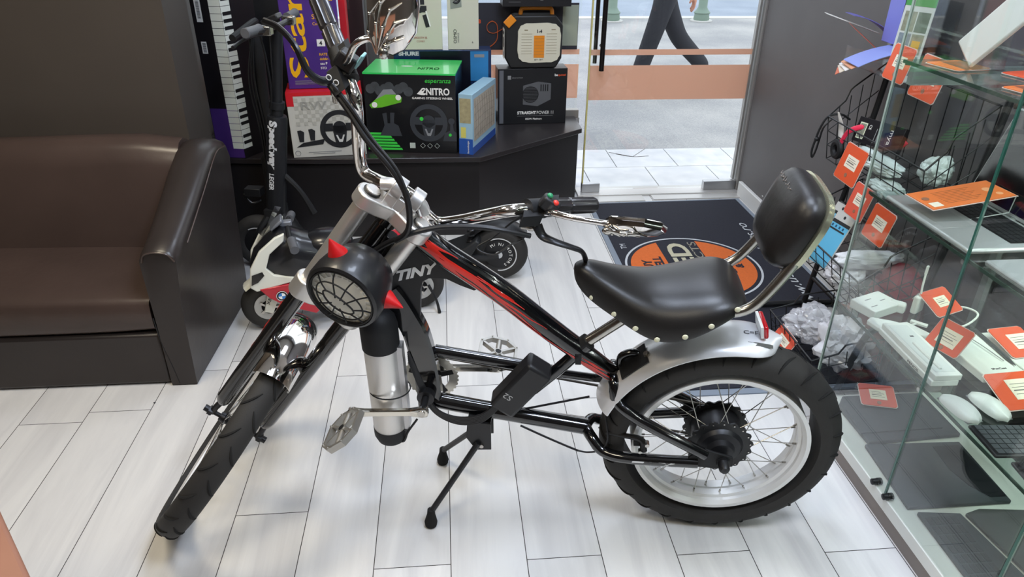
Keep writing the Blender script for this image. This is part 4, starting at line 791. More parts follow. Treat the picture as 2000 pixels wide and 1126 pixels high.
# power supply box and tool case
ps = carton('power_supply_box', 'black box with a fan picture under the orange and white tool case', 'box', (.277, 3.85, CZ), .372, .125, .292, mat('psu_black', '17171A', .38), .04)
fr_(ps, 'silver_stripe', .008, .004, .030, .285, mat('psu_silver', '6E6F73', .4)); tx(ps, 'STRAIGHT', .105, .052, h=.017, wid=.103, bold=.04); tx(ps, 'POWER 11', .212, .052, h=.017, wid=.09)
sl_ = MB().bb((.105, -.001, .042), (.30, -.0004, .0435)); part(ps, 'small_print', sl_, GREYINK); tx(ps, '850W Platinum', .15, .022, h=.010, wid=.09, bold=.02)
tx(ps, 'be', .303, .252, h=.013, bold=.03); tx(ps, 'quiet!', .320, .250, h=.014, wid=.043, m=mat('print_orange', 'D2502A', .5), bold=.02)
fr_(ps, 'seal_print', .052, .238, .07, .258, GREYINK); tx(ps, '80PLUS PLATINUM', .076, .243, h=.006, wid=.055, m=GREYINK)
part(ps, 'unit_print', MB().prism([(.135, .105), (.215, .095), (.215, .225), (.135, .205)], (0, -.0012, 0), X, Z, .0006).prism([(.215, .095), (.285, .13), (.285, .215), (.215, .225)], (0, -.0011, 0), X, Z, .0006), mat('print_slate', '5C5D60', .4))
fn = MB().cyl((.175, -.0022, .158), (.175, -.0016, .158), .044, n=32); part(ps, 'fan_print', fn, BLACKM)
fg2 = MB(); [fg2.bb((.175-.04*math.sqrt(max(0, 1-((i-5)/5.5)**2)), -.003, .119+i*.0078), (.175+.04*math.sqrt(max(0, 1-((i-5)/5.5)**2)), -.0023, .1205+i*.0078)) for i in range(11)]; part(ps, 'fan_grille_print', fg2, MC['print_slate'])
vs_ = MB(); [vs_.bb((.228+i*.012, -.0022, .175), (.234+i*.012, -.0015, .21)) for i in range(4)]; part(ps, 'socket_print', vs_, BLACKM)
tc_ = thing('tool_case', 'black tool case with orange handle and cream front label', 'case', (.313, 3.855, CZ+.2935), .03)
oct_ = [(.03, 0), (.27, 0), (.30, .05), (.302, .215), (.262, .262), (.05, .262), (.0, .215), (.0, .055)]
part(tc_, 'case_shell', MB().prism([(x, z) for x, z in oct_], (0, .055, 0), X, Z, .11), mat('case_black', '1F1E1E', .5), bev=.008)
wob = []
for i in range(60):
    a = 2*pi*i/60; r = 1+.012*sin(a*14); x = math.copysign(abs(cos(a))**.45, cos(a))*.112*r; z = math.copysign(abs(sin(a))**.45, sin(a))*.098*r; wob.append((.178+x, .128+z))
part(tc_, 'front_label', MB().prism(wob, (0, -.003, 0), X, Z, .006), mat('label_beige', 'D8D3BE', .45))
part(tc_, 'orange_panel', MB().bb((.150, -.0072, .055), (.205, -.0055, .165)), mat('case_orange', 'E58A1F', .4))
hn_ = MB().tube([(.085, .05, .258), (.09, .05, .285), (.11, .05, .292), (.22, .05, .292), (.245, .05, .285), (.25, .05, .258)], .011, 10, k=3); part(tc_, 'handle', hn_, MC['case_orange'])
part(tc_, 'latch', MB().box((.025, -.002, .235), (.055, .02, .04), (V((.7, 0, .7)).normalized(), Y, V((-.7, 0, .7)).normalized())), MC['case_orange'], bev=.003)
ln_ = MB()
for i in range(8):
    ln_.bb((.085, -.0068, .075+i*.014), (.14, -.0058, .0762+i*.014)); ln_.bb((.215, -.0068, .075+i*.014), (.27, -.0058, .0762+i*.014))
for i in range(6): ln_.bb((.152, -.0078, .07+i*.016), (.203, -.0070, .0708+i*.016))
ln_.bb((.10, -.0068, .19), (.118, -.0058, .194)).bb((.24, -.0068, .192), (.262, -.0058, .196)); part(tc_, 'label_lines', ln_, mat('label_ink', '8A7B5C', .6))
tx(tc_, '1-4', .166, .178, h=.017, m=INK, y=-.0065, bold=.03); tx(tc_, 'BIT SET', .155, .042, h=.006, wid=.045, m=INK, y=-.0065)
sd = MB().add([(.002, .012, .05), (.002, .012, .19)], []); part(tc_, 'side_label', MB().bb((-.0012, .018, .045), (.0, .092, .195)), WPAPER); 
sm4 = MB().bb((-.002, .03, .165), (-.0012, .08, .18)).bb((-.002, .04, .10), (-.0012, .07, .15)).bb((-.002, .03, .06), (-.0012, .05, .08)); part(tc_, 'side_print', sm4, INK)
bk2 = carton('flat_black_box', 'flat black carton lying on top of the orange handled tool case', 'box', (.300, 3.84, CZ+.2935+.306), .35, .13, .12, mat('box_dark', '1C1A1D', .4), .03)
tx(bk2, '■', .15, .02, h=.018, m=WPAPER) if False else fr_(bk2, 'code_tile', .19, .03, .205, .05, GREYINK)
pr2 = MB(); [pr2.bb((.03, -.001, .02+.012*i), (.03+.06+.01*(i % 2), -.0004, .024+.012*i)) for i in range(4)]; part(bk2, 'small_print', pr2, mat('print_dim', '4A484B', .5))
# microphone box, white boxes standing on it
sh = carton('microphone_box', 'dark blue box lying behind the green lid, under two white boxes', 'box', (-.250, 3.735, CZ), .485, .115, .41, mat('shure_blue', '132B52', .3, coat=.3), 0)
tx(sh, 'SHURE', .025, .385, h=.020, wid=.10, m=mat('print_silver', 'C8C9CE', .4), bold=.05); fr_(sh, 'blue_panel', .38, .26, .47, .405, mat('panel_blue', '2D7BB5', .4, var=.3)); fr_(sh, 'grey_tag', .40, .375, .45, .39, GREYINK, y=-.0014)
fr_(sh, 'dark_panel', .13, .1, .38, .405, mat('shure_dark', '0C0E1B', .3, var=.5, vscale=20), y=-.0006)
def whitebox(label, x, wd, h, rot, txt):
    b = carton('white_gadget_box', label, 'box', (x, 3.745, CZ+.4115), wd, .075, h, mat('box_cream', 'CFCCBB', .5), 0); return b
wb1 = whitebox('cream box with a gimbal picture and small red lettering, left of the phone gimbal box', -.238, .232, .33, 0, '')
tx(wb1, 'SMOOTH 5S', .092, .052, h=.010, wid=.065, m=mat('print_red', 'A8473F', .5)); tx(wb1, 'COMBO', .105, .036, h=.009, wid=.040, m=mat('print_red2', 'B98A80', .5))
part(wb1, 'gimbal_print', MB().prism([(-.010, -.03), (.010, -.03), (.010, .03), (-.010, .03)], (.155, -.0012, .135), V((.95, 0, .25)), V((-.25, 0, .95)), .0006).cyl((.128, -.0018, .185), (.128, -.0006, .185), .013, n=20).box((.145, -.001, .19), (.03, .0008, .03)).box((.14, -.001, .225), (.02, .0008, .03)), INK)
part(wb1, 'grip_print', MB().prism([(.010, -.03), (.017, -.03), (.017, .045), (.010, .045)], (.155, -.0012, .135), V((.95, 0, .25)), V((-.25, 0, .95)), .0006), WPAPER)
wb2 = whitebox('cream box with sideways OSMO lettering, right of the gimbal box', .022, .152, .33, 0, '')
tx(wb2, 'OSMO', .043, .030, h=.016, wid=.066, m=INK, ex=Z, ey=-X); tx(wb2, 'MOBILE', .055, .035, h=.008, wid=.045, m=GREYINK, ex=Z, ey=-X); tx(wb2, '6', .118, .03, h=.01, m=INK)
part(wb2, 'phone_print', MB().prism([(.016, .19), (.070, .20), (.066, .32), (.012, .32)], (0, -.0012, 0), X, Z, .0006), mat('phone_grey', '8F948C', .3)); part(wb2, 'clamp_print', MB().tor((.043, -.0022, .235), Y, .016, .006, n=24, k=5, a0=-.9, a1=4.0).cyl((.043, -.0026, .24), (.043, -.0014, .24), .012, n=16), INK)
br = carton('dark_brown_box', 'tall dark brown carton between the purple box and the chrome mirror', 'box', (-.490, 3.76, CZ), .105, .10, .72, mat('box_brown', '2A1D20', .4), 0)
hl2 = MB(); [hl2.bb((.015+.005*i, -.001, .60), (.016+.005*i, -.0004, .68-.004*i)) for i in range(6)]; part(br, 'line_print', hl2, mat('print_dim2', '6A5F62', .5))
bt = carton('black_tower_carton', 'tall plain black carton in the dark corner behind the scooter stem', 'box', (-.93, 3.70, CZ), .30, .22, .85, BLACKM, 0)
pt_ = thing('window_poster', 'dark poster with orange looping arrow behind the tool case', 'poster', (.13, 3.992, .775))
part(pt_, 'board', MB().bb((0, 0, 0), (.585, .006, .235)), mat('poster_dark', '2B2A33', .5)); part(pt_, 'grey_section', MB().bb((.50, -.001, .02), (.583, 0, .225)), mat('poster_grey', '9AA08E', .6))
tx(pt_, 'a', .03, .18, h=.022, m=MC['print_orange'], bold=.03); tx(pt_, 'ge', .03, .125, h=.030, m=MC['print_orange'], bold=.03); tx(pt_, 'ly', .03, .075, h=.030, m=WPAPER, bold=.03)
part(pt_, 'orange_loop', MB().tube([(.21, -.001, .125), (.17, -.001, .10), (.135, -.001, .085), (.105, -.001, .095), (.10, -.001, .125), (.125, -.001, .145), (.15, -.001, .13), (.155, -.001, .095), (.15, -.001, .05), (.12, -.001, .02), (.09, -.001, .015)], [.006]*5+[.008]*6, 6, flat=.3), mat('loop_orange', 'E0672E', .5))

# ------------------------------------------------------------ door mat
MT = [(.785, 2.66), (.778, 3.675), (1.615, 3.70), (1.625, 1.95), (.795, 1.95)]
dmx = thing('door_mat', 'dark blue-grey carpet mat with an orange round logo in front of the door', 'mat', (1.2, 2.8, 0))
part(dmx, 'rubber_edge', MB().prism([(.757, 1.93), (.765, 3.695), (1.638, 3.715), (1.645, 1.93)], (0, 0, .0025), X, Y, .005), mat('mat_edge', '7E8793', .7), off=(1.2, 2.8, 0))
part(dmx, 'pile', MB().prism([(.79, 1.96), (.790, 3.675), (1.612, 3.695), (1.625, 1.96)], (0, 0, .0065), X, Y, .004), mat('mat_pile', '24252F', .95, bump=.8, bscale=260, var=.35, vscale=120), off=(1.2, 2.8, 0))
MX, MY, RR = 1.112, 2.885, .285; mo = (1.2, 2.8, 0)
orm = mat('mat_orange', 'D0662C', .95, bump=.6, bscale=260, var=.15, vscale=90); crm = mat('mat_cream', 'B9B39A', .95); gym = mat('mat_white', 'BFC2C6', .95); gry = mat('mat_grey', '8C8779', .95)
part(dmx, 'logo_ring', MB().tor((MX, MY, .0088), Z, RR+.022, .006, n=80, prof=[(-.005, 0), (.005, 0), (.005, .0008), (-.005, .0008)]), gym, off=mo)
dl = MB(); hb_ = .098; cxb = MX-.008
for sx in (-1, 1):
    a0 = math.acos((hb_+sx*(cxb-MX))/RR); pl = [(sx*RR*cos(-a0+2*a0*i/24), RR*sin(-a0+2*a0*i/24)) for i in range(25)]
    dl.prism(pl if sx > 0 else pl[::-1], (MX, MY, .0090), X, Y, .0008)
part(dmx, 'logo_disc', dl, orm, off=mo)
def mt(t_, x, y, h, wd, m_, **k): part(dmx, 'lettering', text_mb(t_, (x, y, .0098), Y, -X, h=h, wid=wd, **k), m_, off=mo)
mt('USED', MX+.032, MY-.25, .105, .50, crm, bold=.03)
mt('PRODUCTS', MX+.085, MY-.27, .040, .53, gry)
mt('SELL', MX-.125, MY-.02, .045, .13, MC['mat_pile'], bold=.04); mt('BUY', MX-.18, MY-.05, .045, .13, MC['mat_pile'], bold=.04); mt('&', MX-.19, MY-.16, .06, .07, MC['mat_pile'], bold=.04)
mt('SAVE', MX+.185, MY-.08, .045, .15, MC['mat_pile'], bold=.04); mt('& BE', MX+.235, MY-.03, .038, .12, MC['mat_pile'], bold=.04)
mt('www.useproducts.ro', 1.552, 2.44, .066, .92, gym, shear=.2)
mt('TM', .850, 3.09, .028, .055, gym)
# ------------------------------------------------------------ electric scooter
scx = (V((.215, 2.86, 0))-V((-.845, 3.04, 0))).normalized(); scy = Z.cross(scx)
sc = thing('electric_scooter', 'black electric scooter with a tall stem and fat wheels behind the bike', 'scooter', (-.845, 3.04, 0), ax=(scx, scy, Z))
def swheel(x, R=.125):
    t = MB().tor((x, 0, R), Y, R-.036, .036, n=56, k=14); o = part(sc, 'wheel', t, RUBBER)
    part(sc, 'wheel_hub', MB().lathe((x, -.034, R), Y, [(.01, 0), (.055, .002), (.075, .01), (.078, .034), (.075, .058), (.055, .066), (.01, .068)], n=32), BLACKP, parent=o)
    part(sc, 'rim_stripe', MB().tor((x, -.030, R), Y, .078, .003, n=40, prof=[(-.004, -.004), (.004, -.004), (.004, .001), (-.004, .001)], a0=-.5, a1=3.2), mat('stripe_grey', 'C9C9C9', .5), parent=o)
    part(sc, 'hub_dots', MB().cyl((x, -.037, R), (x, -.033, R), .016, n=20), mat('stripe_grey', 'C9C9C9', .5), parent=o); return o
swheel(0, .125); rwl = swheel(1.075, .125)
c0 = V((1.075, -.0375, .125))
for i, chh in enumerate('MINIMOTORS'):
    a = 2.2-i*.36; d = V((cos(a), 0, sin(a))); part(sc, 'wheel_lettering', text_mb(chh, c0+d*.046-d.cross(V((0, -1, 0)))*.006, V((sin(a), 0, -cos(a))), d, h=.013), WPAPER, parent=rwl)
part(sc, 'deck', MB().prism([(.16, .10), (.30, .115), (.80, .115), (.93, .17), (.98, .21), (1.0, .20), (.95, .12), (.84, .065), (.28, .065), (.15, .085)], (0, 0, 0), X, Z, .17), mat('deck_black', '1E1F21', .5), bev=.006)
part(sc, 'fender', MB().tor((1.075, 0, .125), Y, .142, .01, n=30, ref=Z, a0=-1.5, a1=.9, prof=[(-.004, -.045), (.008, -.030), (.010, 0), (.008, .030), (-.004, .045), (.004, 0)]), BLACKP)
part(sc, 'swing_arm', MB().tube([(.90, -.055, .14), (1.0, -.055, .115), (1.075, -.05, .125)], .014, 8).tube([(.90, .055, .14), (1.0, .055, .115), (1.075, .05, .125)], .014, 8), BLACKM)
part(sc, 'suspension_spring', MB().tube([(.955+.016*cos(t*.9), -.03+.016*sin(t*.9), .17+.0035*t) for t in range(0, 26)], .004, 6, k=3), DSTEEL)
part(sc, 'fork', MB().tube([(0, -.06, .125), (.03, -.06, .20), (.075, -.03, .27)], .017, 10).tube([(0, .06, .125), (.03, .06, .20), (.075, .03, .27)], .017, 10).box((.09, 0, .27), (.07, .10, .05)), BLACKM)
part(sc, 'neck', MB().tube([(.09, 0, .27), (.15, 0, .20), (.22, 0, .115)], [.034, .034, .03], 12), BLACKM)
stx, stz = V((.09, 0, .27)), V((.21, 0, 1.05)); sd_ = (stz-stx).normalized()
stm = part(sc, 'stem', MB().lathe(stx-sd_*.02, sd_, [(.036, 0), (.042, .006), (.042, .44), (.038, .452), (.025, .454), (.025, .48), (.031, .482), (.031, .51), (.021, .512), (.0205, .80)], n=28), mat('stem_black', '1A1B1E', .45))
for s_, z_, ln_2, hh_ in (('Speedway', .42, .21, .044), ('LEGER', .19, .075, .022)):
    m_ = text_mb(s_, V((0, 0, 0)), X, Y, h=1, wid=1, bold=.03 if s_ == 'LEGER' else .06, shear=.0)
    base_ = stx+sd_*z_; px2 = V((1, 0, -.15)).normalized(); vs = []
    for p in m_.v: a = -pi/2-.15+(p.y-.5)*hh_/.043*1.0; vs.append(base_-sd_*p.x*ln_2+(sd_.cross(Y)*-cos(a)*-1*-1+Y*sin(a))*(.0428+p.z*.5))
    m_.v = vs; part(sc, 'lettering', m_, mat('decal_white', 'D5D7DA', .5), parent=stm)
hbz = stz
part(sc, 'handlebar', MB().tube([hbz+V((-.02, -.25, .01)), hbz+V((0, -.1, .0)), hbz+V((0, .1, 0)), hbz+V((-.02, .25, .01))], .011, 10), DSTEEL)
part(sc, 'grip', MB().lathe(hbz+V((-.02, -.26, .01)), (.05, 1, -.02), [(.016, 0), (.019, .003), (.0175, .006), (.0175, .11), (.019, .115)], n=20), mat('grip_grey', '55565A', .5))
part(sc, 'grip', MB().lathe(hbz+V((-.02, .26, .01)), (.05, -1, -.02), [(.016, 0), (.019, .003), (.0175, .006), (.0175, .11), (.019, .115)], n=20), mat('grip_grey', '55565A', .5))
part(sc, 'brake_lever', MB().tube([hbz+V((0, -.13, -.01)), hbz+V((-.04, -.16, -.015)), hbz+V((-.07, -.20, -.03)), hbz+V((-.075, -.255, -.04))], [.009, .008, .006, .007], 8), DSTEEL)
part(sc, 'brake_lever', MB().tube([hbz+V((0, .13, -.01)), hbz+V((-.04, .16, -.015)), hbz+V((-.07, .20, -.03)), hbz+V((-.075, .255, -.04))], [.009, .008, .006, .007], 8), DSTEEL)
part(sc, 'lever_mount', MB().box(hbz+V((0, -.125, 0)), (.05, .035, .035)).box(hbz+V((0, .125, 0)), (.05, .035, .035)), STEEL, bev=.004)
part(sc, 'display', MB().box(hbz+V((.0, -.05, .03)), (.07, .06, .02), (V((.9, 0, .4)).normalized(), Y, V((-.4, 0, .9)).normalized())), BLACKP, bev=.004)
cb_ = MB()
for i in range(3): cb_.tube([hbz+V((-.03, -.11+.1*i, -.01)), hbz+V((-.035, -.07+.05*i, -.12)), stx+sd_*.50+V((-.012, -.03+.02*i, 0)), stx+sd_*.2+V((-.05, .02, 0)), stx+V((-.05, .03, 0))], .004, 7)
part(sc, 'cable', cb_, BLACKM)
part(sc, 'folding_clamp', MB().box(stx+V((-.075, -.02, .10)), (.07, .05, .035)).tube([stx+V((-.05, -.02, .06)), stx+V((-.09, -.03, .05)), stx+V((-.12, -.03, .09))], .006, 8), DSTEEL, bev=.003)
part(sc, 'folding_lever', MB().tube([stx+V((.05, 0, .18)), stx+V((.12, 0, .10)), stx+V((.17, 0, .0))], [.014, .012, .016], 8), BLACKM)
part(sc, 'kickstand', MB().tube([(.66, -.08, .07), (.655, -.12, .035), (.65, -.155, .004)], [.008, .007, .009], 8), BLACKM)
part(sc, 'deck_lettering', text_mb('DOC', (.35, -.086, .078), X, Z, h=.022, wid=.07), mat('letter_yellow', '8F8650', .6))
sc2 = thing('folded_scooter', 'second black scooter stem with cables standing behind the lettered one', 'scooter', (-.80, 3.22, 0))
part(sc2, 'stem', MB().cyl((0, 0, .12), (.02, 0, 1.02), .028, n=20).lathe((.0, 0, .10), Z, [(.035, 0), (.035, .35), (.03, .36)]), BLACKM)
part(sc2, 'wheel', MB().tor((-.0, 0, .10), V((.2, 1, 0)), .07, .03, n=40, k=10), RUBBER)
cb_ = MB(); [cb_.tube([(.02, -.03, 1.0), (.0-.012*i, -.04, .8), (.01-.01*i, -.035, .55), (-.02, -.03, .2)], .0035, 6) for i in range(3)]; part(sc2, 'cable', cb_, BLACKM)
part(sc2, 'handlebar', MB().tube([(-.02, -.20, 1.0), (.02, 0, 1.03), (-.02, .2, 1.0)], .014, 10), BLACKM)
# ------------------------------------------------------------ toy motorbike
tbx = (V((-.135, 2.62, 0))-V((-.680, 2.505, 0))).normalized(); tby = Z.cross(tbx)
tb = thing('toy_motorbike', 'white, red and black ride-on toy sport motorbike behind the front wheel', 'toy motorbike', (-.705, 2.50, 0), ax=(tbx, tby, Z))
twh = MAT_TW = mat('toy_white', 'E0DFD2', .3, coat=.4); trd = mat('toy_red', 'B51D2C', .35, coat=.4)
for x in (.0, .585):
    w_o = part(tb, 'wheel', MB().tor((x, 0, .105), Y, .072, .032, n=56, k=14), RUBBER)
    part(tb, 'brake_disc', MB().tor((x, -.030, .105), Y, .042, .01, n=44, prof=[(-.013, 0), (.013, 0), (.013, .003), (-.013, .003)]), mat('disc_grey', 'B5B5B2', .4, .6), parent=w_o)
    hh = MB(); [hh.box((x+.02*cos(a), -.034, .105+.02*sin(a)), (.036, .006, .008), (V((cos(a), 0, sin(a))), Y, V((-sin(a), 0, cos(a))))) for a in [2*pi*i/5 for i in range(5)]]; hh.cyl((x, -.042, .105), (x, .03, .105), .014); part(tb, 'wheel_hub', hh, STEEL, parent=w_o)
    part(tb, 'wheel_disc', MB().cyl((x, -.022, .105), (x, .022, .105), .062, n=32), BLACKM, parent=w_o)
for sg in (-1, 1): lg_ = part(tb, 'fork_leg', MB().prism([(-.02, .095), (.012, .085), (.062, .20), (.085, .255), (.035, .275), (.01, .20)], (0, sg*.046, 0), X, Z, .012), twh, bev=.003)
part(tb, 'lettering', text_mb('Xfanxi', (.004, -.0535, .125), V((.38, 0, .92)), V((-.92, 0, .38)), h=.013, wid=.065), INK, parent=lg_)
part(tb, 'front_fender', MB().tor((0, 0, .105), Y, .112, .01, n=20, ref=Z, a0=-.75, a1=1.3, prof=[(-.004, -.036), (.008, -.022), (.010, 0), (.008, .022), (-.004, .036), (.003, 0)]), twh)
fa = MB(); rings = []
for x, hw, zb, zt in ((-.045, .022, .245, .285), (-.025, .055, .215, .335), (.02, .078, .20, .385), (.08, .090, .185, .425), (.15, .092, .18, .39), (.22, .085, .16, .36), (.30, .075, .14, .34)):
    r = []
    for j in range(16):
        a = 2*pi*j/16; r.append(V((x, hw*math.copysign(abs(cos(a))**.7, cos(a)), (zb+zt)/2+(zt-zb)/2*sin(a))))
    rings.append(r)
fa.loft(rings); fai = part(tb, 'fairing_core', fa, mat('toy_black', '18181B', .3, coat=.4), ang=60)
for sg in (-1, 1):
    part(tb, 'white_fairing', MB().prism([(-.052, .225), (-.040, .30), (.0, .365), (.06, .412), (.095, .425), (.09, .395), (.035, .35), (.015, .295), (.04, .265), (.115, .245), (.13, .235), (.02, .215), (-.03, .205)], (0, sg*.083, 0), X, Z, .016), twh, bev=.004)
    rp_ = part(tb, 'red_fairing', MB().prism([(-.02, .215), (.10, .225), (.20, .18), (.21, .12), (.17, .085), (.06, .135), (.01, .175)], (0, sg*.088, 0), X, Z, .016), trd, bev=.004)
    part(tb, 'headlamp', MB().prism([(-.045, .235), (-.038, .275), (.0, .285), (.005, .27), (-.02, .245)], (0, sg*.092, 0), X, Z, .004), BLACKG)
rd_ = (V((.055, -.0968, .180))); rb_ = MB().cyl(rd_, rd_+V((0, -.0015, 0)), .021, n=28); part(tb, 'roundel', rb_, BLACKP)
qd = MB(); qw = MB()
for k in range(4):
    pl = [(0, 0)]+[(.013*cos(k*pi/2+pi/2*j/6), .013*sin(k*pi/2+pi/2*j/6)) for j in range(7)]; (qd if k % 2 else qw).prism(pl, rd_+V((0, -.0020, 0)), X, Z, .0008)
part(tb, 'roundel_quarter', qd, mat('roundel_blue', '3B7FC4', .4)); part(tb, 'roundel_quarter', qw.tor(rd_+V((0, -.0018, 0)), Y, .0195, .0009, n=30, k=5), WHITE)
part(tb, 'lettering', text_mb('RR', (.055, -.0968, .125), V((.9, 0, -.35)), V((.35, 0, .9)), h=.014, wid=.055, shear=.4), WHITE)
part(tb, 'windscreen', MB().add([(-.0, -.06, .375), (-.0, .06, .375), (.095, .045, .475), (.095, -.045, .475), (.015, 0, .385), (.075, 0, .50)], [(0, 4, 5, 3), (4, 1, 2, 5)]), G_CLEAR)
part(tb, 'handlebar', MB().tube([(.12, -.16, .395), (.11, -.06, .41), (.11, .06, .41), (.12, .16, .395)], .009, 8), BLACKM)
part(tb, 'grip', MB().cyl((.125, -.17, .392), (.117, -.10, .402), .016, n=16), mat('grip_grey', '55565A', .5)); part(tb, 'grip', MB().cyl((.125, .17, .392), (.117, .10, .402), .016, n=16), MC['grip_grey'])
part(tb, 'dash', MB().box((.07, 0, .435), (.055, .07, .012), (V((.8, 0, .6)), Y, V((-.6, 0, .8)))).box((.10, .01, .425), (.05, .03, .02)), mat('dash_grey', '7E8086', .3, .3), bev=.004)
part(tb, 'fuel_tank', MB().ell((.24, 0, .335), (.10, .075, .055), n=24, h=12), mat('toy_black', '18181B', .3, coat=.4))
part(tb, 'seat', MB().ell((.40, 0, .30), (.11, .06, .03), n=20, h=10), BLACKM)
part(tb, 'tail', MB().prism([(.30, .25), (.42, .29), (.60, .36), (.62, .38), (.60, .385), (.45, .32), (.30, .31)], (0, 0, 0), X, Z, .09), trd, bev=.006)
part(tb, 'belly', MB().prism([(.10, .13), (.20, .075), (.46, .075), (.60, .10), (.58, .13), (.46, .20), (.3, .25), (.12, .2)], (0, 0, 0), X, Z, .12), BLACKM, bev=.006)
part(tb, 'kick_leg', MB().tube([(.615, -.05, .12), (.64, -.07, .06), (.65, -.08, .003)], [.006, .005, .007], 8), BLACKM)
speck = thing('floor_crumb', 'tiny dark crumb on the floor in front of the sofa', 'crumb', (-1.0, 2.03, .0)); part(speck, 'crumb', MB().ell((0, 0, .002), (.004, .003, .002), n=10, h=6), INK)
# ------------------------------------------------------------ pedestrian outside
def skin(name, verts, edges, rad, m, root, sub=2, par=None, rootv=0):
    me = bpy.data.meshes.new(name); me.from_pydata([V(v) for v in verts], edges, []); me.materials.append(m); o = bpy.data.objects.new(name, me); COL.objects.link(o); o.parent = root
    md = o.modifiers.new('skin', 'SKIN'); sk_ = me.skin_vertices if len(me.skin_vertices) else None
    if sk_ is None: o.modifiers.remove(md); bpy.context.view_layer.objects.active = o; md = o.modifiers.new('skin', 'SKIN')
    for i, r in enumerate(rad):
        r = r if isinstance(r, tuple) else (r, r); me.skin_vertices[0].data[i].radius = r
    me.skin_vertices[0].data[rootv].use_root = True; md.use_smooth_shade = True
    s_ = o.modifiers.new('sub', 'SUBSURF'); s_.levels = sub; s_.render_levels = sub; return o
PW = V((1.83, 6.28, -.012))
pe = thing('person', 'person in dark grey trousers walking past outside the glass door', 'person', PW)
SKN = mat('skin', 'C48E78', .55); TRS = mat('trouser_grey', '2C2D33', .85, bump=.3, bscale=60, var=.25, vscale=10); SHT = mat('shirt_dark', '33343C', .85)
# x: walking direction is -x ; origin between feet
pv = dict(hip=(.02, 0, .80), waist=(.02, 0, .93), chest=(.0, 0, 1.12), neck=(.0, 0, 1.32), head=(-.02, 0, 1.43), crown=(-.02, 0, 1.52), lh=(.0, -.075, .77), lk=(-.10, -.08, .44), la=(-.20, -.08, .08), rh=(.03, .075, .77), rk=(.19, .08, .45), ra=(.46, .08, .20),
    ls=(.0, -.17, 1.26), le=(-.10, -.22, 1.02), lw=(-.26, -.2, 1.16), rs=(.0, .17, 1.26), re=(.15, .21, 1.04), rw=(.30, .20, .82))
ks_ = list(pv); ix = {k: i for i, k in enumerate(ks_)}
ed = [('hip', 'waist'), ('waist', 'chest'), ('chest', 'neck'), ('neck', 'head'), ('head', 'crown'), ('hip', 'lh'), ('lh', 'lk'), ('lk', 'la'), ('hip', 'rh'), ('rh', 'rk'), ('rk', 'ra'), ('chest', 'ls'), ('ls', 'le'), ('le', 'lw'), ('chest', 'rs'), ('rs', 're'), ('re', 'rw')]
rr_ = dict(hip=.11, waist=.11, chest=.12, neck=.05, head=.085, crown=.05, lh=.075, lk=.05, la=.035, rh=.075, rk=.05, ra=.035, ls=.05, le=.04, lw=.025, rs=.05, re=.04, rw=.025)
skin('body', [pv[k] for k in ks_], [(ix[a], ix[b]) for a, b in ed], [rr_[k] for k in ks_], SKN, pe)
tk = ['waist', 'hip', 'lh', 'lk', 'la', 'rh', 'rk', 'ra']; tp = dict(pv); tp['la'] = (-.215, -.08, .045); tp['ra'] = (.475, .08, .18)
skin('trousers', [tp[k] for k in tk], [(0, 1), (1, 2), (2, 3), (3, 4), (1, 5), (5, 6), (6, 7)], [(.13, .145), (.135, .15), .098, .080, .068, .098, .080, .066], TRS, pe)
skin('shirt', [pv['waist'], pv['chest'], (.0, 0, 1.27), pv['ls'], pv['le'], pv['rs'], pv['re']], [(0, 1), (1, 2), (1, 3), (3, 4), (1, 5), (5, 6)], [(.14, .15), (.13, .17), .09, .065, .055, .065, .055], SHT, pe)
for (x, y, z, tz) in ((-.235, -.08, .045, 0), (.50, .08, .13, .75)):
    d = V((-cos(tz), 0, -sin(tz))); n_ = V((0, 1, 0)).cross(d)*-1; n_ = n_ if n_.z > 0 else -n_; c = V((x, y, z)); rings = []
    for s_, hw, h0, h1 in ((-.06, .03, -.04, .03), (-.03, .038, -.045, .045), (.05, .045, -.045, .03), (.13, .045, -.045, .005), (.175, .03, -.045, -.01), (.19, .012, -.04, -.02)): rings.append([c+d*s_+Y*hw*a+n_*(h0 if b < 0 else h1) for a, b in ((-1, -1), (1, -1), (.8, 1), (-.8, 1))])
    part(pe, 'shoe', MB().loft(rings), mat('shoe_dark', '2A2B30', .6), bev=.012)
hw_ = V((.31, .20, .80))
hv = [hw_, hw_+V((.02, 0, -.05))]; he = [(0, 1)]; hr_ = [.026, (.032, .024)]
for i, (dy, ln3) in enumerate(((-.026, .066), (-.009, .076), (.009, .072), (.025, .058))):
    b_ = hw_+V((.022, dy, -.085)); hv += [b_, b_+V((-.004, dy*.1, -ln3*.5)), b_+V((-.022, dy*.1, -ln3*.95))]; k = len(hv)-3; he += [(1, k), (k, k+1), (k+1, k+2)]; hr_ += [.0105, .0095, .008]
hv += [hw_+V((-.012, -.03, -.05)), hw_+V((-.03, -.035, -.085))]; k = len(hv)-2; he += [(1, k), (k, k+1)]; hr_ += [.011, .009]
skin('hand', hv, he, hr_, SKN, pe, 1)
skin('hand', [p+V((-.57, -.40, .41)) for p in hv], he, hr_, SKN, pe, 1)
part(pe, 'hair', MB().ell((-.01, 0, 1.50), (.10, .088, .085), n=20, h=12, half=-.1), INK)
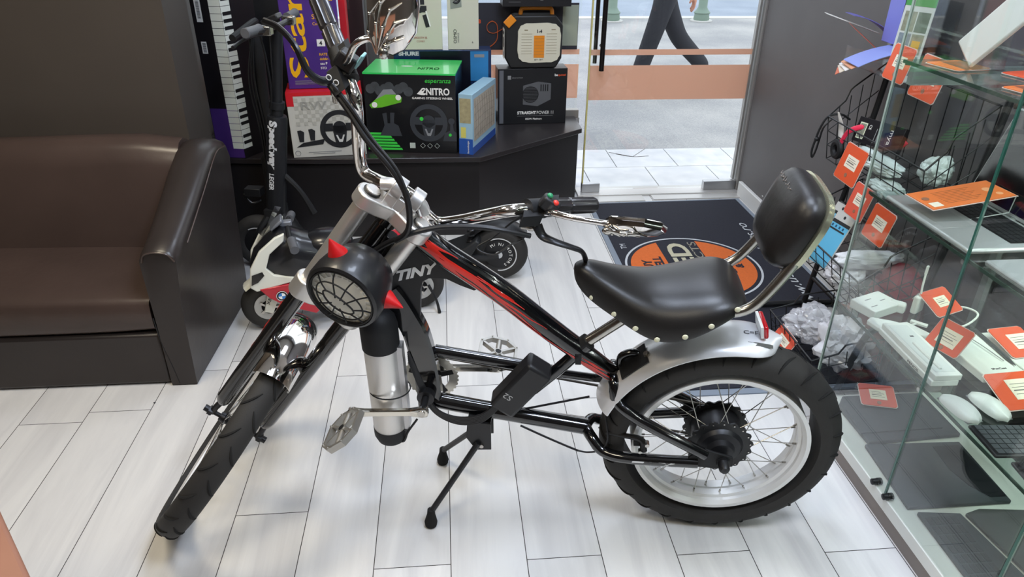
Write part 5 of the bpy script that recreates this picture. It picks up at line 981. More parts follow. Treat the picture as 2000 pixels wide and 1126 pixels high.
# ------------------------------------------------------------ glass display case
case = thing('glass_display_case', 'tall glass shop display case with white base holding laptops and accessories', 'display case', (1.38, 1.0, 0))
CO = (1.38, 1.0, 0)
def cp(name, mb, m, **k): return part(case, name, mb, m, off=CO, **k)
XA, XB, YA, YB = 1.14, 1.60, -.40, 1.785
cp('plinth', MB().bb((1.150, YA, .0), (XB, YB-.01, .052)), mat('case_plinth_grey', '8B827E', .5))
cp('base_deck', MB().bb((XA, YA, .052), (XB+.01, YB+.005, .090)), mat('case_white', 'DCDDD8', .35), bev=.002)
for y0, y1 in ((-.39, .955), (.967, 1.342), (1.350, YB-.006)):
    g = cp('front_pane', MB().bb((XA+.001, y0, .094), (XA+.005, y1, 1.95)), G_CASE)
cp('end_pane', MB().bb((XA+.008, YB-.006, .094), (XB-.01, YB-.001, 1.95)), G_CASE)
for y_ in (1.342, .955): cp('pane_edge', MB().bb((XA+.0005, y_+.0005, .094), (XA+.0055, y_+.0065, 1.95)), G_EDGE, label='green glass edge')
cp('corner_edge', MB().bb((XA, YB-.006, .094), (XA+.006, YB, 1.95)), mat('corner_glass', '9FB0A6', .1))
SHZ = {'A': 1.15, 'B': .80, 'C': .446}
for k, z in SHZ.items():
    cp('shelf', MB().bb((XA+.012, YA+.01, z-.008), (XB-.01, YB-.012, z)), G_SHELF)
    cp('shelf_edge', MB().bb((XA+.009, YA+.01, z-.008), (XA+.012, YB-.012, z)), mat('shelf_edge_dark', '35483F', .2), label='dark green shelf edge')
for z in (1.12, .785): cp('reflection_band', MB().bb((XA+.03, YB-.035, z-.03), (XB-.03, YB-.015, z+.012)), mat('reflection_pale', '9AA8A4', .4, .3)) if z == 1.12 else None  # pale bar standing in for a grey panel's reflection inside the case
for k, z in SHZ.items(): cp('shelf_support', MB().cyl((XA+.02, YB-.02, z-.012), (XA+.02, YB-.02, z-.004), .008, n=14).cyl((XA+.006, 1.36, z-.012), (XA+.014, 1.36, z-.012), .006, n=12), STEEL)
cp('back_panel', MB().bb((XB-.004, YA, .09), (XB+.006, YB, .80)).bb((XB-.004, YA, .80), (XB+.006, YB-.0, 1.95)), glassmat('back_glass', (.55, .58, .57), 1.0))
cp('back_post', MB().bb((XB-.02, YB-.03, .09), (XB+.0, YB-.006, 1.95)), mat('post_grey', '8E918F', .4, .4))
for y_ in (1.392, 1.335): cp('pane_clamp', MB().lathe((XA-.008, y_, .100), X, [(.004, -.004), (.0085, -.002), (.0085, .012), (.010, .014), (.010, .024), (.004, .026)], n=16), DSTEEL)
for z, y0, y1 in ((1.135, -.2, 1.7), (1.93, -.2, 1.7)):
    cp('led_strip', MB().bb((XB-.03, y0, z), (XB-.022, y1, z+.006)), mat('led_white', 'F4FFF8', .4, emit=6))
    la = area('case_led', (XB-.03, (y0+y1)/2, z-.002), .01, y1-y0, 13.0, (.95, 1.0, .97), (0, radians(-18), 0))
cp('case_top', MB().bb((XA, YA, 1.95), (XB+.01, YB+.005, 1.98)), MC['case_white'])
# ------------------------------------------------------------ price cards
def card(label, loc, ax, w_, h, matc=ORANGE, fold=0, lab=(.25, .38, .78, .72), group='orange price cards', name='price_card', rnd=True):
    """ex along width, ey up the face, ez out of the face"""
    t = thing(name, label, 'price card', loc, ax=ax, group=group)
    r = .006; pl = [(r, 0), (w_-r, 0), (w_, r), (w_, h-r), (w_-r, h), (r, h), (0, h-r), (0, r)]
    part(t, 'card', MB().prism(pl, (0, 0, 0), X, Y, .0012), matc); part(t, 'sleeve', MB().prism([(x*1.04-w_*.02, y*1.04-h*.02) for x, y in pl], (0, 0, -.0014), X, Y, .001), mat('sleeve_pale', 'D9C8C0', .3))
    if fold: part(t, 'stand', MB().bb((0, h, -.0008), (w_, h+.001, 0)).bb((-.001, h*1.0, -fold), (w_+.001, h*1.01, 0)), G_CLEAR); part(t, 'stand_edge', MB().bb((-.001, h, -fold), (.001, h+.002, 0)).bb((-.001, h, -fold), (w_, h+.002, -fold+.002)), mat('acrylic_edge', 'C9CFCC', .2))
    if lab:
        x0, y0, x1, y1 = lab; part(t, 'sticker', MB().bb((w_*x0, h*y0, .0006), (w_*x1, h*y1, .0014)), LBL)
        ln = MB(); n_ = 4
        for i in range(n_): zz = h*(y0+(y1-y0)*(.25+.5*i/(n_-1))); ln.bb((w_*(x0+.06), zz, .0014), (w_*(x1-.06-.08*(i % 2)), zz+h*(.03 if i == 1 else .012), .0018))
        part(t, 'writing', ln, mat('sticker_ink', '77706C', .7))
        part(t, 'logo_dot', MB().cyl((w_*.5, h*(y0*.5), .0006), (w_*.5, h*(y0*.5), .0016), w_*.06, n=14), mat('dot_brown', '9A6A52', .5))
    return t
VX = (-Y*1.0)
def vax(ex, ey): ex, ey = V(ex).normalized(), V(ey).normalized(); ez = ex.cross(ey).normalized(); return (ex, ez.cross(ex), ez)
cv = vax((.05, -1, -.04), (.22, -.02, .97))
card('orange price card hanging on the top basket rim beside the white paper', (1.375, 2.355, .635), cv, .125, .125)
card('orange price card on the rack below the brochures, topmost on the rack', (1.395, 2.245, 1.005), vax((.05, -1, -.04), (.2, 0, .97)), .105, .105)
card('orange price card seen through the case glass beside the topmost card', (1.40, 2.10, .985), vax((.05, -1, -.04), (.2, 0, .97)), .12, .12)
card('faded orange price card low on the rack, left of its lower neighbour', (1.345, 2.19, .565), cv, .10, .11, mat('card_red', 'DD5B45', .5))
card('orange price card left of the silver laptop, under the middle shelf edge', (1.345, 2.06, .54), cv, .11, .11)
card('red-orange price card on the lowest basket beside the rear tyre', (1.160, 2.16, .065), vax((.02, -1, -.04), (.45, -.05, .85)), .12, .085, MC['card_red'])
# ------------------------------------------------------------ wire rack
rk = thing('wire_rack', 'black wire basket display rack leaning by the right wall', 'rack', (1.45, 2.25, 0)); RO = (1.45, 2.25, 0)
def rp2(name, mb, m=BLACKP, **k): return part(rk, name, mb, m, off=RO, **k)
for y_ in (2.50, 1.90):
    rp2('post', MB().tube([(1.46, y_, .01), (1.50, y_, .35), (1.555, y_, .75), (1.59, y_, 1.12)], .011, 10))
    rp2('foot', MB().tube([(1.16, y_, .021), (1.30, y_, .022), (1.46, y_, .024), (1.60, y_, .021)], .011, 10))
rp2('crossbar', MB().cyl((1.475, 1.90, .14), (1.475, 2.50, .14), .009)); rp2('crossbar', MB().cyl((1.515, 1.90, .47), (1.515, 2.50, .47), .009))
rp2('u_bar', MB().tube([(1.30, 1.90, .02), (1.34, 1.90, .20), (1.37, 1.90, .26), (1.41, 1.90, .26), (1.44, 1.90, .20), (1.45, 1.90, .02)], .011, 10))
def basket(zf, xf, xb, y0, y1, hgt, rise, name):
    m_ = MB(); r1, r2 = .0032, .0020
    def P(u, v_, w_): # u: 0 front..1 back ; v: y ; w: 0 bottom..1 top
        x = xf+(xb-xf)*u; zt = zf+rise*u; zb = zf-hgt+rise*.35*u; xx = x+(1-w_)*.03*(1-u); return V((xx, y0+(y1-y0)*v_, zb+(zt-zb)*w_))
    rim = [P(0, 0, 1), P(0, 1, 1), P(.30, 1, 1)+Z*.0, P(.36, 1, 1)+Z*.028, P(.42, 1, 1)+Z*.028, P(1, 1, 1), P(1, 0, 1), P(.42, 0, 1)+Z*.028, P(.36, 0, 1)+Z*.028, P(.30, 0, 1)]
    m_.tube(rim+[rim[0]], r1, 6, k=1)
    for k in range(1, 4):
        w_ = 1-k/3.2; m_.tube([P(1, 0, w_), P(0, 0, w_), P(0, 1, w_), P(1, 1, w_)], r2, 5, k=1)
    nx, ny = 5, 8
    for i in range(ny+1): m_.tube([P(0, i/ny, 1), P(0, i/ny, .06), P(1, i/ny, .06), P(1, i/ny, 1)], r2, 5, k=1)
    for i in range(nx+1): m_.tube([P(i/nx, 0, 1), P(i/nx, 0, .06), P(i/nx, 1, .06), P(i/nx, 1, 1)], r2, 5, k=1)
    return rp2('basket', m_, label=name)
basket(.80, 1.40, 1.575, 1.92, 2.52, .17, .19, 'top wire basket'); basket(.43, 1.29, 1.52, 1.92, 2.40, .12, .17, 'middle wire basket'); basket(.15, 1.185, 1.48, 1.90, 2.24, .12, .08, 'lowest wire basket')
# ------------------------------------------------------------ goods in the rack
rgd = random.Random(3)
def crumple(name, label, cat, loc, r, m, seed=1, amp=.25, group=None, peak=0):
    t = thing(name, label, cat, loc, group=group); rg = random.Random(seed); bm = bmesh.new(); bmesh.ops.create_icosphere(bm, subdivisions=5, radius=1)
    dirs = [(V((rg.gauss(0, 1), rg.gauss(0, 1), rg.gauss(0, 1))).normalized(), rg.uniform(-1, 1)) for _ in range(22)]; mb = MB()
    for v in bm.verts:
        n_ = v.co.normalized(); s_ = 1
        q_ = n_*1.0+V((seed*3.1, seed*1.7, 0)); f1, f2 = noise.voronoi(q_*1.9)[0][:2]; g1, g2 = noise.voronoi(q_*4.5)[0][:2]
        s_ += amp*(.75*(f2-f1)-.25+.26*(g2-g1)-.06+.5*noise.noise(q_*1.3))
        z_ = n_.z*r[2]*s_*(1+peak*max(0, n_.z)); mb.v.append(V((n_.x*r[0]*s_, n_.y*r[1]*s_, max(-r[2]*.9, z_))))
    mb.f = [tuple(v.index for v in f.verts) for f in bm.faces]; mb.m = [0]*len(mb.f); bm.free()
    part(t, 'crumpled_surface', mb, m, ang=24); return t
FOIL = mat('clear_wrap', 'DCDCE2', .22, alpha=.55, coat=.6)
crumple('plastic_bag', 'crumpled clear plastic packaging lying in the lowest basket', 'plastic bag', (1.30, 2.13, .15), (.095, .10, .065), FOIL, 4, .55)
crumple('plastic_bag', 'pale milky plastic bag in the lowest basket, nearer the glass case', 'plastic bag', (1.34, 1.99, .14), (.09, .09, .075), mat('milky_wrap', 'E3E2E8', .35, alpha=.8, coat=.3), 9, .5, peak=.6)
crumple('plastic_bag', 'whitish wrapped packet at the rear of the lowest basket', 'plastic bag', (1.43, 2.10, .12), (.05, .10, .05), MC['milky_wrap'], 12, .35)
def blue_pack(label, loc, ax, w_, h):
    t = thing('blue_blister_pack', label, 'packet', loc, ax=ax, group='light blue blister packs'); part(t, 'backing_card', MB().bb((0, 0, 0), (w_, h, .004)), mat('pack_grey', 'C4C4C0', .5)); part(t, 'blue_panel', MB().bb((.002, .0, .004), (w_-.002, h*.78, .0048)), mat('pack_blue', '63B4DA', .3)); part(t, 'black_band', MB().bb((.002, h*.78, .004), (w_-.002, h*.84, .0052)).bb((.002, h*.66, .0048), (w_*.9, h*.69, .0056)), INK)
    m_ = MB(); [m_.bb((.01+i*.02, h*.71, .0048), (.018+i*.02, h*.755, .0054)) for i in range(int(w_/.02)-1)]; part(t, 'icons', m_, mat('pack_ink', '1F4A6B', .5)); part(t, 'hang_hole', MB().cyl((w_/2, h*.92, .0038), (w_/2, h*.92, .0046), .006, n=12), INK); return t
blue_pack('light blue blister pack, rear one behind the backrest', (1.34, 2.34, .36), vax((.1, -1, .05), (.45, -.1, .9)), .09, .19)
blue_pack('light blue blister pack, nearer one beside the case corner', (1.31, 2.27, .345), vax((.1, -1, .05), (.42, -.15, .9)), .10, .20)
crumple('wrapped_tube', 'long white wrapped tube across the middle basket', 'packet', (1.42, 2.10, .42), (.13, .035, .035), MC['milky_wrap'], 5, .25)
crumple('wrapped_tube', 'white wrapped bundle below the blue packs', 'packet', (1.37, 2.13, .35), (.07, .07, .05), MC['milky_wrap'], 6, .3)
bb2 = thing('black_accessory_box', 'small black box with barcode in the top basket', 'box', (1.425, 2.38, .755), ax=vax((.30, -.9, .02), (.25, .05, .95)))
part(bb2, 'carton', MB().bb((0, 0, -.02), (.19, .085, .0)), MC['box_black'], bev=.001); part(bb2, 'barcode_sticker', MB().bb((.012, .012, 0), (.042, .068, .0008)), mat('label_green_white', 'D6DBC0', .5)); m_ = MB(); [m_.bb((.016+.003*i, .016, .0008), (.0176+.003*i, .064, .0012)) for i in range(8)]; part(bb2, 'barcode', m_, INK)
part(bb2, 'lettering', text_mb('CE', (.052, .066, .0006), -Y, X, h=.010), WPAPER); part(bb2, 'lettering', text_mb('mya', (.135, .068, .0006), -Y, X, h=.014, wid=.05), WPAPER)
part(bb2, 'small_print', MB().bb((.085, .01, 0), (.087, .06, .0006)).bb((.095, .01, 0), (.0965, .065, .0006)).bb((.105, .03, 0), (.107, .065, .0006)), GREYINK)
rh_ = thing('headphone_band', 'red and black curved headphone band behind the black box', 'headphones', (1.47, 2.34, .755)); part(rh_, 'band', MB().tube([(-.06, .08, -.03), (-.05, .05, .03), (0, -.0, .06), (.04, -.05, .055), (.07, -.10, .02)], .010, 10, flat=.5), mat('band_red', 'D9274A', .35)); part(rh_, 'ear_pad', MB().tor((-.06, .09, -.05), X, .025, .012, n=24, k=8), BLACKM)
wp = thing('paper_tag', 'curled white paper strip standing beside the top basket card', 'paper', (1.415, 2.43, .76)); part(wp, 'sheet', MB().tube([(0, 0, -.03), (-.005, .01, .03), (-.02, .02, .075)], [.02, .018, .006], 8, flat=.12), WPAPER)
for i, (l_, p_, r_, s_) in enumerate((('white wrapped bundle under the black box in the top basket', (1.45, 2.24, .72), (.045, .14, .03), 21), ('grey-white packet hanging low in the top basket', (1.44, 2.12, .665), (.04, .09, .03), 22), ('light blue-white cloth packet near the rack post', (1.52, 2.03, .76), (.05, .045, .05), 23))): crumple('wrapped_packet', l_, 'packet', p_, r_, mat('wrap_pale', 'C7D3D0', .4), s_, .35)
ckd = thing('cord_loop', 'black cord loop with a toggle hanging from the top basket corner', 'cord', (1.40, 2.51, .80)); part(ckd, 'cord', MB().tube([(.08, 0, -.01), (.04, .0, .01), (.0, .01, -.0), (-.02, .012, -.04), (-.03, .012, -.09), (-.035, .012, -.13), (-.028, .012, -.155), (-.02, .012, -.13), (-.015, .012, -.09), (-.008, .012, -.04), (.02, .01, -.005)], .004, 7), BLACKP); part(ckd, 'toggle', MB().ell((-.025, .012, -.085), (.010, .008, .009), n=12, h=8), BLACKP)
rb2 = crumple('red_bag', 'dark red bag standing on the floor behind the rack', 'bag', (1.535, 2.06, .22), (.09, .12, .20), mat('bag_red', '8A2430', .5), 33, .05)
# brochures on the wall
bh = thing('brochure_holder', 'clear acrylic brochure holder on the dark wall', 'holder', (1.56, 2.62, .975)); part(bh, 'tray', MB().bb((-.06, -.30, -.01), (.10, .06, -.006)).bb((-.06, -.30, -.01), (-.056, .06, .05)).bb((.096, -.30, -.01), (.10, .06, .24)), G_CLEAR)
def leaf(label, loc, rz, tilt, cols, w_=.10, h=.15, curl=.04):
    t = thing('leaflet', label, 'leaflet', loc, rz, group='leaflets in the wall holder'); n_ = 8; vs = []
    for i in range(n_+1):
        u = i/n_; vs += [V((-h*u, -w_/2, tilt*h*u-curl*u*u)), V((-h*u, w_/2, tilt*h*u-curl*u*u))]
    m_ = MB().add(vs+[v-Z*.002 for v in vs], [(2*i, 2*i+1, 2*i+3, 2*i+2) for i in range(n_)]+[(2*i+18, 2*i+20, 2*i+21, 2*i+19) for i in range(n_)]+[(2*n_, 2*n_+1, 2*n_+19, 2*n_+18)]+[(2*i, 2*i+2, 2*i+20, 2*i+18) for i in range(n_)]+[(2*i+1, 2*i+19, 2*i+21, 2*i+3) for i in range(n_)]); part(t, 'sheet', m_, cols)
    return t
lcs = [('orange leaflet fanned at the bottom of the stack', 'D9714F'), ('cream leaflet fanned above the orange one', 'E2D2BE'), ('white leaflet in the middle of the fan', 'E6E3E0'), ('pale orange leaflet under the blue one', 'E2A27C'), ('light blue-violet leaflet topmost in the fan', '8E9BDC')]
for i, (l_, c_) in enumerate(lcs): leaf(l_, (1.585, 2.50-.014*i, 1.025+.008*i), radians(-30+6*i), -.20+.03*i, mat('leaf_'+c_, c_, .5), .13, .18, .04)
leaf('orange-red folded leaflet standing behind the fan', (1.60, 2.62, 1.01), radians(-20), .75, mat('leaf_r', 'D06A52', .5), .16, .12, .0); leaf('white leaflet sticking out far left above the fan', (1.60, 2.66, 1.07), radians(-14), .32, WPAPER, .04, .20, .0); leaf('violet curved leaflet above the fan', (1.60, 2.60, 1.08), radians(-8), .75, mat('leaf_v', '6F6BB5', .5), .09, .15, .05)
bvx = thing('blue_brochure_box', 'blue and black brochure box standing above the leaflets', 'box', (1.555, 2.47, 1.06)); part(bvx, 'carton', MB().bb((0, 0, 0), (.07, .09, .2)), mat('box_violet', '8186D8', .4), bev=.002); part(bvx, 'black_side', MB().bb((.0, -.003, .0), (.072, .0, .2)), BLACKM)
phb = thing('photo_brochure', 'tall brochure with house photographs beside the case corner', 'brochure', (1.50, 2.40, .965), ax=vax((.5, -.85, 0), (.12, .0, .99)))
part(phb, 'card', MB().bb((0, 0, -.003), (.10, .26, 0)), mat('brochure_pale', 'CBD0CC', .4))
for i in range(2):
    for j in range(3): part(phb, 'photo', MB().bb((.008+.044*i, .02+.068*j, 0), (.048+.044*i, .082+.068*j, .0008)), mat('photo%d' % ((i+j) % 3), ('5E6E62', '7E8B93', 'C9B27A' if False else '8C8F7C')[(i+j) % 3], .5, var=.6, vscale=60))
part(phb, 'green_header', MB().bb((0, .235, 0), (.10, .26, .0008)), mat('header_green', '4E9A56', .5)); part(phb, 'yellow_tile', MB().bb((.058, .09, .0008), (.085, .13, .0014)), mat('tag_gold', 'D9A93C', .5))
# ------------------------------------------------------------ shelf C goods
ZC = .4475
def block(name, label, cat, x, y, z, w_, d, h, m, rz=0, bev=.003, group=None): t = thing(name, label, cat, (x, y, z), rz, group); part(t, 'body', MB().bb((-w_/2, -d/2, 0), (w_/2, d/2, h)), m, bev=bev); return t
wp_ = mat('apple_white', 'E4E8E2', .3)
b1 = block('white_adapter_box', 'square white accessory box at the far end of the lower shelf', 'box', 1.232, 1.728, ZC, .115, .085, .028, wp_, radians(22)); part(b1, 'print', MB().bb((-.045, -.02, .0282), (-.02, -.017, .0286)).bb((-.03, .015, .0282), (-.005, .018, .0286)).bb((.01, -.005, .0282), (.03, -.002, .0286)), GREYINK)
b2 = block('usb_power_cube', 'small white charger cube beside the square white box', 'charger', 1.290, 1.715, ZC, .028, .045, .03, wp_, radians(50), .006); part(b2, 'pins', MB().bb((-.005, -.024, .008), (.005, -.022, .022)), GREYINK)
b3 = thing('video_adapter', 'white adapter standing upright with a short cable', 'adapter', (1.345, 1.705, ZC), radians(30)); part(b3, 'body', MB().bb((-.022, -.009, 0), (.022, .009, .055)), wp_, bev=.005); part(b3, 'cable', MB().tube([(0, 0, .053), (.005, .005, .08), (.018, .012, .115)], .003, 8), wp_); part(b3, 'plug', MB().box((.020, .013, .125), (.010, .006, .028)), wp_, bev=.002)
b4 = thing('phone_adapter', 'white plug adapter lying left with cable to a wide connector', 'adapter', (1.21, 1.615, ZC)); part(b4, 'body', MB().prism([(-.05, .03), (-.03, .045), (.02, .02), (.045, .0), (.03, -.02), (.0, -.02), (-.02, -.035), (-.04, -.01)], (0, 0, .010), X, Y, .016), wp_, bev=.004); part(b4, 'cable', MB().tube([(.035, 0, .01), (.06, .002, .01), (.085, .01, .01)], .003, 8), wp_); part(b4, 'plug', MB().box((.095, .012, .009), (.014, .045, .008), (V((.7, .7, 0)).normalized(), V((-.7, .7, 0)).normalized(), Z)), wp_, bev=.002)
b5 = thing('display_adapter', 'white display adapter with a cable looping right', 'adapter', (1.25, 1.575+.02, ZC)); part(b5, 'body', MB().prism([(-.03, .03), (.02, .035), (.05, -.03), (.03, -.045), (.0, -.02), (-.03, .01)], (0, 0, .009), X, Y, .014), wp_, bev=.004)
part(b5, 'cable', MB().tube([(.045, -.03, .010), (.08, -.01, .006), (.12, .0, .006), (.19, .02, .006), (.24, .05, .02), (.23, .09, .02), (.20, .12, .006)], .003, 8), wp_); part(b5, 'plug', MB().box((.12, .002, .010), (.05, .022, .012), (V((.85, .5, 0)).normalized(), V((-.5, .85, 0)).normalized(), Z)), wp_, bev=.004)
cdn = vax((.94, -.34, .0), (.28, .80, .45))
card('orange price card with pink glare beside the small adapters', (1.365, 1.635, ZC+.022), vax((.80, .30, -.0), (-.05, .85, .42)), .105, .085, ORANGE, .03, (.3, .3, .75, .7))
for i, (l_, m_2) in enumerate((('long white stylus box, lower one of the stack at the shelf edge', 0), ('long white stylus box lying on its twin', 1))):
    t = thing('stylus_box', l_, 'box', (1.205+.004*i, 1.475, ZC+.0005+.0165*i), radians(-1)); part(t, 'carton', MB().bb((-.035, -.125, 0), (.035, .125, .016)), wp_, bev=.002)
    if i: part(t, 'tray', MB().bb((-.026, -.110, .016), (.026, .110, .0166)), mat('tray_grey', 'D3D9D5', .4)); part(t, 'stylus', MB().cyl((-.008, -.10, .0185), (-.008, .02, .0185), .0035, n=10), wp_); part(t, 'print', MB().bb((.002, .05, .0166), (.012, .056, .017)), INK)
    else: part(t, 'lettering', text_mb('PENCIL', (-.0352, -.02, .004), -Y, Z, h=.006, wid=.05), INK)
card('orange price card tilted against the white stylus boxes', (1.262, 1.535, ZC+.012), vax((.15, -.96, .10), (.55, .10, .80)), .105, .080, ORANGE, .0, (.22, .2, .8, .75))
for i, (x, y, rz, l_) in enumerate(((1.36, 1.46, 3, 'thick white tablet box beside the stylus boxes'), (1.48, 1.45, 3, 'white tablet box under the orange card at the right'))):
    t = block('tablet_box', l_, 'box', x, y, ZC, .115, .205, .022, wp_, radians(rz)); part(t, 'lettering', text_mb('SPenCase', (-.02, -.08+.05*i, .0222), X, Y, h=.007, wid=.04), INK)
sn = thing('stylus_pen', 'dark grey stylus pen lying across the white boxes', 'pen', (1.415, 1.47, ZC+.026)); part(sn, 'barrel', MB().lathe((.004, .09, 0), (-.05, -1, 0), [(.002, 0), (.005, .003), (.005, .145), (.001, .172)], n=14), mat('pen_grey', '4E5352', .35, .4)); part(sn, 'cable', MB().tube([(-.04, .07, 0), (-.03, .0, .002), (-.02, -.06, .0)], .0012, 6), GREYINK)
card('orange price card with torn white sticker on the tablet box', (1.430, 1.42, ZC+.026), vax((.97, .10, .0), (.05, .96, .22)), .10, .105, ORANGE, 0, (.35, .25, .95, .75))
card('bright orange price card with cream sticker right of the white mice', (1.285, 1.235, ZC+.010), vax((.95, .06, .0), (-.02, .93, .30)), .12, .105, ORANGE, 0, (.35, .25, .92, .8))
def mouse(label, x, y, rz):
    t = thing('computer_mouse', label, 'mouse', (x, y, ZC), rz, 'white computer mice'); rings = []
    for i in range(13):
        u = -1+2*i/12; wd = .0285*(max(.0, 1-abs(u)**3.2))**.5; hh = .005+.017*(1-(u*.95+.12)**2); rings.append([V((max(wd, .002)*cos(a), u*.0565, .003+(hh*max(0, sin(a))**.8 if sin(a) > 0 else -.002*abs(sin(a))))) for a in [2*pi*j/20 for j in range(20)]])
    part(t, 'shell', MB().loft(rings), wp_, ang=60); part(t, 'base', MB().bb((-.02, -.05, 0), (.02, .05, .0025)), ALU); part(t, 'logo', MB().ell((0, -.02, .0205), (.004, .005, .0006), n=10, h=4), GREYINK); return t
mouse('white computer mouse at the shelf edge, left of its twin', 1.182, 1.258, radians(6)); mouse('white computer mouse beside the orange price card', 1.258, 1.262, radians(6))
def keyb(label, x, y, z, w_, d, rz, body, keym, cols=13, rows=5, name='keyboard', group=None):
    t = thing(name, label, 'keyboard', (x, y, z), rz, group); part(t, 'body', MB().bb((-w_/2, -d/2, 0), (w_/2, d/2, .009)), body, bev=.004); m_ = MB(); cw_, rh2 = w_*.94/cols, d*.90/rows
    for r in range(rows):
        for c in range(cols):
            x0 = -w_*.47+c*cw_; y0 = -d*.45+r*rh2
            if r == 0 and 4 <= c <= 8:
                if c == 4: m_.bb((x0+.001, y0+.001, .009), (x0+5*cw_-.001, y0+rh2-.001, .0115))
                continue
            m_.bb((x0+.001, y0+.001, .009), (x0+cw_-.001, y0+rh2-.001, .0115))
    part(t, 'keys', m_, keym, bev=0); return t
keyb('black compact keyboard beside the white mice on the lower shelf', 1.285, 1.135, ZC, .26, .105, radians(-4), BLACKP, mat('key_grey', '4B4F52', .4), 14, 6)
keyb('black keyboard with glossy keys at the near end of the lower shelf', 1.30, 1.0, ZC, .27, .12, radians(-6), BLACKG, mat('key_dark', '2A2A2D', .2), 12, 5)
# ------------------------------------------------------------ deck goods
ZD = .0908
def folio(label, pts, z, h, m, keys=False):
    cx = sum(p[0] for p in pts)/len(pts); cy = sum(p[1] for p in pts)/len(pts); t = thing('tablet_folio', label, 'tablet case', (cx, cy, z), group='dark tablet folios on the white base'); part(t, 'cover', MB().prism([(x-cx, y-cy) for x, y in pts], (0, 0, h/2), X, Y, h), m, bev=.003); return t, cx, cy
FG = mat('folio_grey', '3E4347', .6, bump=.1, bscale=400); FD = mat('folio_black', '1B1E22', .45)
t, cx, cy = folio('dark grey tablet folio at the far end of the white base, under a price card', [(1.20, 1.72), (1.235, 1.765), (1.50, 1.765), (1.50, 1.56), (1.205, 1.545)], ZD, .014, FG)
part(t, 'flap', MB().prism([(-.13, -.09), (.13, -.085), (.13, .03), (-.12, .02)], (0, 0, .017), X, Y, .004), FG, bev=.001)
t, cx, cy = folio('large dark grey tablet folio in the middle of the white base', [(1.19, 1.54), (1.475, 1.53), (1.465, 1.292), (1.175, 1.292)], ZD, .012, FG); part(t, 'dark_half', MB().prism([(.055, .10), (.135, .10), (.135, -.105), (.09, -.105), (.06, -.06), (.045, .0)], (0, 0, .0128), X, Y, .0012), FD)
t, cx, cy = folio('opened dark keyboard folio near the front of the case', [(1.19, 1.275), (1.30, 1.262), (1.33, 1.05), (1.30, .85), (1.185, .85)], ZD, .012, FG)
m_ = MB()
for i in range(5):
    for j in range(13): m_.bb((-.065+.017*i, -.19+.03*j, .012), (-.052+.017*i, -.165+.03*j, .0135))
part(t, 'keys', m_, mat('key_folio', '2D3135', .5))
t, cx, cy = folio('dark green-grey opened folio half beside the keyboard folio', [(1.315, 1.262), (1.36, 1.275), (1.48, 1.262), (1.50, .85), (1.32, .85), (1.345, 1.05)], ZD, .010, mat('folio_olive', '3A3E3C', .5))
card('pale red price card standing on the dark folio in the case base', (1.262, 1.700, ZD+.03), vax((.93, .15, .0), (-.05, .88, .40)) if False else vax((.9, -.25, 0), (.35, .8, .25)), .105, .085, MC['card_red'], .03, (.28, .3, .75, .75))
# ------------------------------------------------------------ shelf B goods
ZB = .8015
lp = thing('open_laptop', 'open silver laptop with black screen and keys on the middle shelf', 'laptop', (1.265, 1.53, ZB)); lo = (0, 0, 0)
part(lp, 'base', MB().bb((-.115, -.17, .003), (.115, .168, .016)), mat('laptop_alu', 'B9BCBB', .35, .5), bev=.006)
part(lp, 'key_well', MB().bb((.005, -.145, .0161), (.100, .145, .0166)), BLACKM)
m_ = MB()
for i in range(6):
    for j in range(14): m_.bb((.008+.0152*i, -.142+.0204*j, .0166), (.0215+.0152*i, -.1235+.0204*j, .0182))
part(lp, 'keys', m_, BLACKP); part(lp, 'trackpad', MB().bb((-.095, -.05, .016), (-.015, .05, .0164)), mat('trackpad', 'A9ADAC', .3, .4))
sx = V((.28, 0, .96)).normalized(); so = V((.115, 0, .016)); nn3 = V((-.96, 0, .28))
part(lp, 'screen_lid', MB().box(so+sx*.118, (.236, .338, .006), (sx, Y, nn3)), MC['laptop_alu'], bev=.004); part(lp, 'screen', MB().box(so+sx*.120+nn3*.0035, (.222, .328, .001), (sx, Y, nn3)), mat('screen_black', '0A0A0C', .06, coat=1))
ll = thing('closed_laptop', 'closed silver laptop on the middle shelf near the front', 'laptop', (1.275, 1.155, ZB)); part(ll, 'body', MB().bb((-.115, -.16, .0), (.115, .16, .014)), MC['laptop_alu'], bev=.005); part(ll, 'lid_line', MB().bb((-.1152, -.1602, .008), (.1152, .1602, .0088)), GREYINK)
ic_ = thing('info_card', 'large orange info card on a clear stand over the open laptop', 'price card', (1.155, 1.625, ZB+.045), ax=vax((.10, -.80, -.0), (.98, .60, .10)) if False else vax((.06, -1, .0), (.95, .10, .12)))
W_, H_ = .105, .215
part(ic_, 'card', MB().bb((0, 0, 0), (W_, H_, .0015)), ORG2); part(ic_, 'sleeve', MB().bb((-.003, -.003, -.0012), (W_+.003, H_+.003, 0)), MC['sleeve_pale'])
m_ = MB(); [m_.bb((.02+.008*i, .05, .0015), (.0215+.008*i, .15-.01*(i % 3), .0018)) for i in range(9)]; part(ic_, 'writing', m_, mat('card_ink', '9A5A34', .6)); part(ic_, 'sticker', MB().bb((.07, .01, .0015), (.095, .035, .002)), LBL); part(ic_, 'logo_dot', MB().cyl((.045, .02, .0015), (.045, .02, .0022), .009, n=16), mat('dot_brown', '9A6A52', .5)); part(ic_, 'drops', MB().cyl((.05, .18, .0015), (.05, .18, .002), .012, n=16).cyl((.08, .19, .0015), (.08, .19, .002), .008, n=16), mat('drop_pale', 'F0A878', .5))
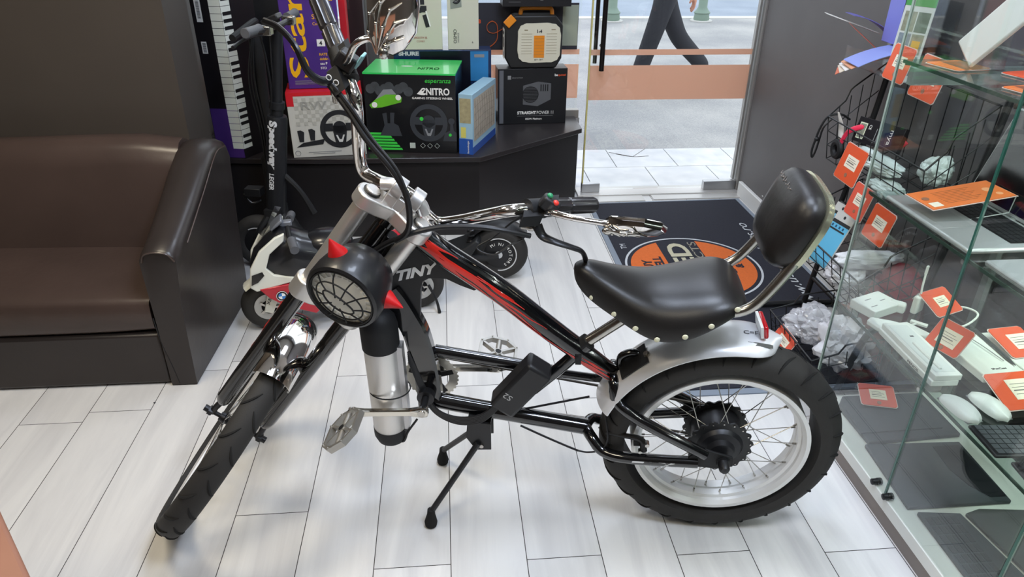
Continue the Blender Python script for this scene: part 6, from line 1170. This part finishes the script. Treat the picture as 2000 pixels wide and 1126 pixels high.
part(ic_, 'stand', MB().tube([(W_, H_, 0), (W_, H_-.01, -.043), (W_, .05, -.043)], .0015, 5, k=1).tube([(0, H_, 0), (0, H_-.01, -.043), (0, .05, -.043)], .0015, 5, k=1), MC['acrylic_edge'] if 'acrylic_edge' in MC else ALU)
# ------------------------------------------------------------ shelf A goods
ZA = 1.152
for i, (y_, l_) in enumerate(((1.70, 'white tablet propped on a stand on the top shelf, with small dark emblem'), (1.44, 'white tablet propped nearer on the top shelf'))):
    lx = V((.18, -.62, .76)).normalized(); wv = V((.05, -.72, -.60)); wv = (wv-lx*wv.dot(lx)).normalized(); t = thing('white_tablet', l_, 'tablet', (1.235, y_, ZA+.052), ax=(lx, wv, lx.cross(wv)), group=None)
    part(t, 'slab', MB().bb((0, 0, -.20), (.34, .075, 0)), wp_, bev=.006) if False else part(t, 'slab', MB().bb((0, 0, -.012), (.34, .078, 0)), wp_, bev=.005)
    part(t, 'emblem', MB().prism([(.13, .03), (.145, .024), (.175, .030), (.180, .036), (.165, .046), (.135, .046), (.15, .038)], (0, 0, .0004), X, Y, .0008), INK)
    s_ = thing('tablet_stand', 'clear acrylic stand under the %s tablet' % ('far white' if not i else 'near white'), 'stand', (1.25, y_-.03, ZA)); part(s_, 'bracket', MB().bb((-.04, -.05, 0), (.06, .05, .003)).bb((-.04, -.055, .0), (-.037, .05, .022)).box((.04, -.03, .06), (.003, .07, .12), (X, Y, Z)), G_CLEAR)
for i, (x, y_, l_) in enumerate(((1.19, 1.62, 'orange card lying flat beneath the far white tablet'), (1.30, 1.50, 'round orange card between the two white tablets'), (1.20, 1.36, 'orange card at the top shelf edge by the near tablet'))): card(l_, (x, y_, ZA+.002), vax((1, .2, 0), (-.2, 1, .0)), .10, .10, ORG2 if i != 1 else ORANGE, 0, None, 'orange cards on the top shelf')
# desk corner near the camera
dk = thing('wooden_desk', 'reddish brown wooden desk corner at the bottom left of the view', 'desk', (-.9, .35, 0))
dp = [(-.625, .79), (-.50, .63), (-.50, -.3), (-1.5, -.3), (-1.5, .79)]
part(dk, 'desk_top', MB().prism([(-1.6, .35), (-.66, .83), (-.10, .15), (-.9, -.5)], (0, 0, .735), X, Y, .03) if False else MB().prism([(-1.9, -.2), (-1.5, 1.0), (-.80, 1.0), (-.633, .79), (-.54, .675), (-.40, .50), (-.55, -.2)], (0, 0, .735), X, Y, .03), mat('desk_wood', '8A5F4C', .45, var=.15), off=(-.9, .35, 0), bev=.006)
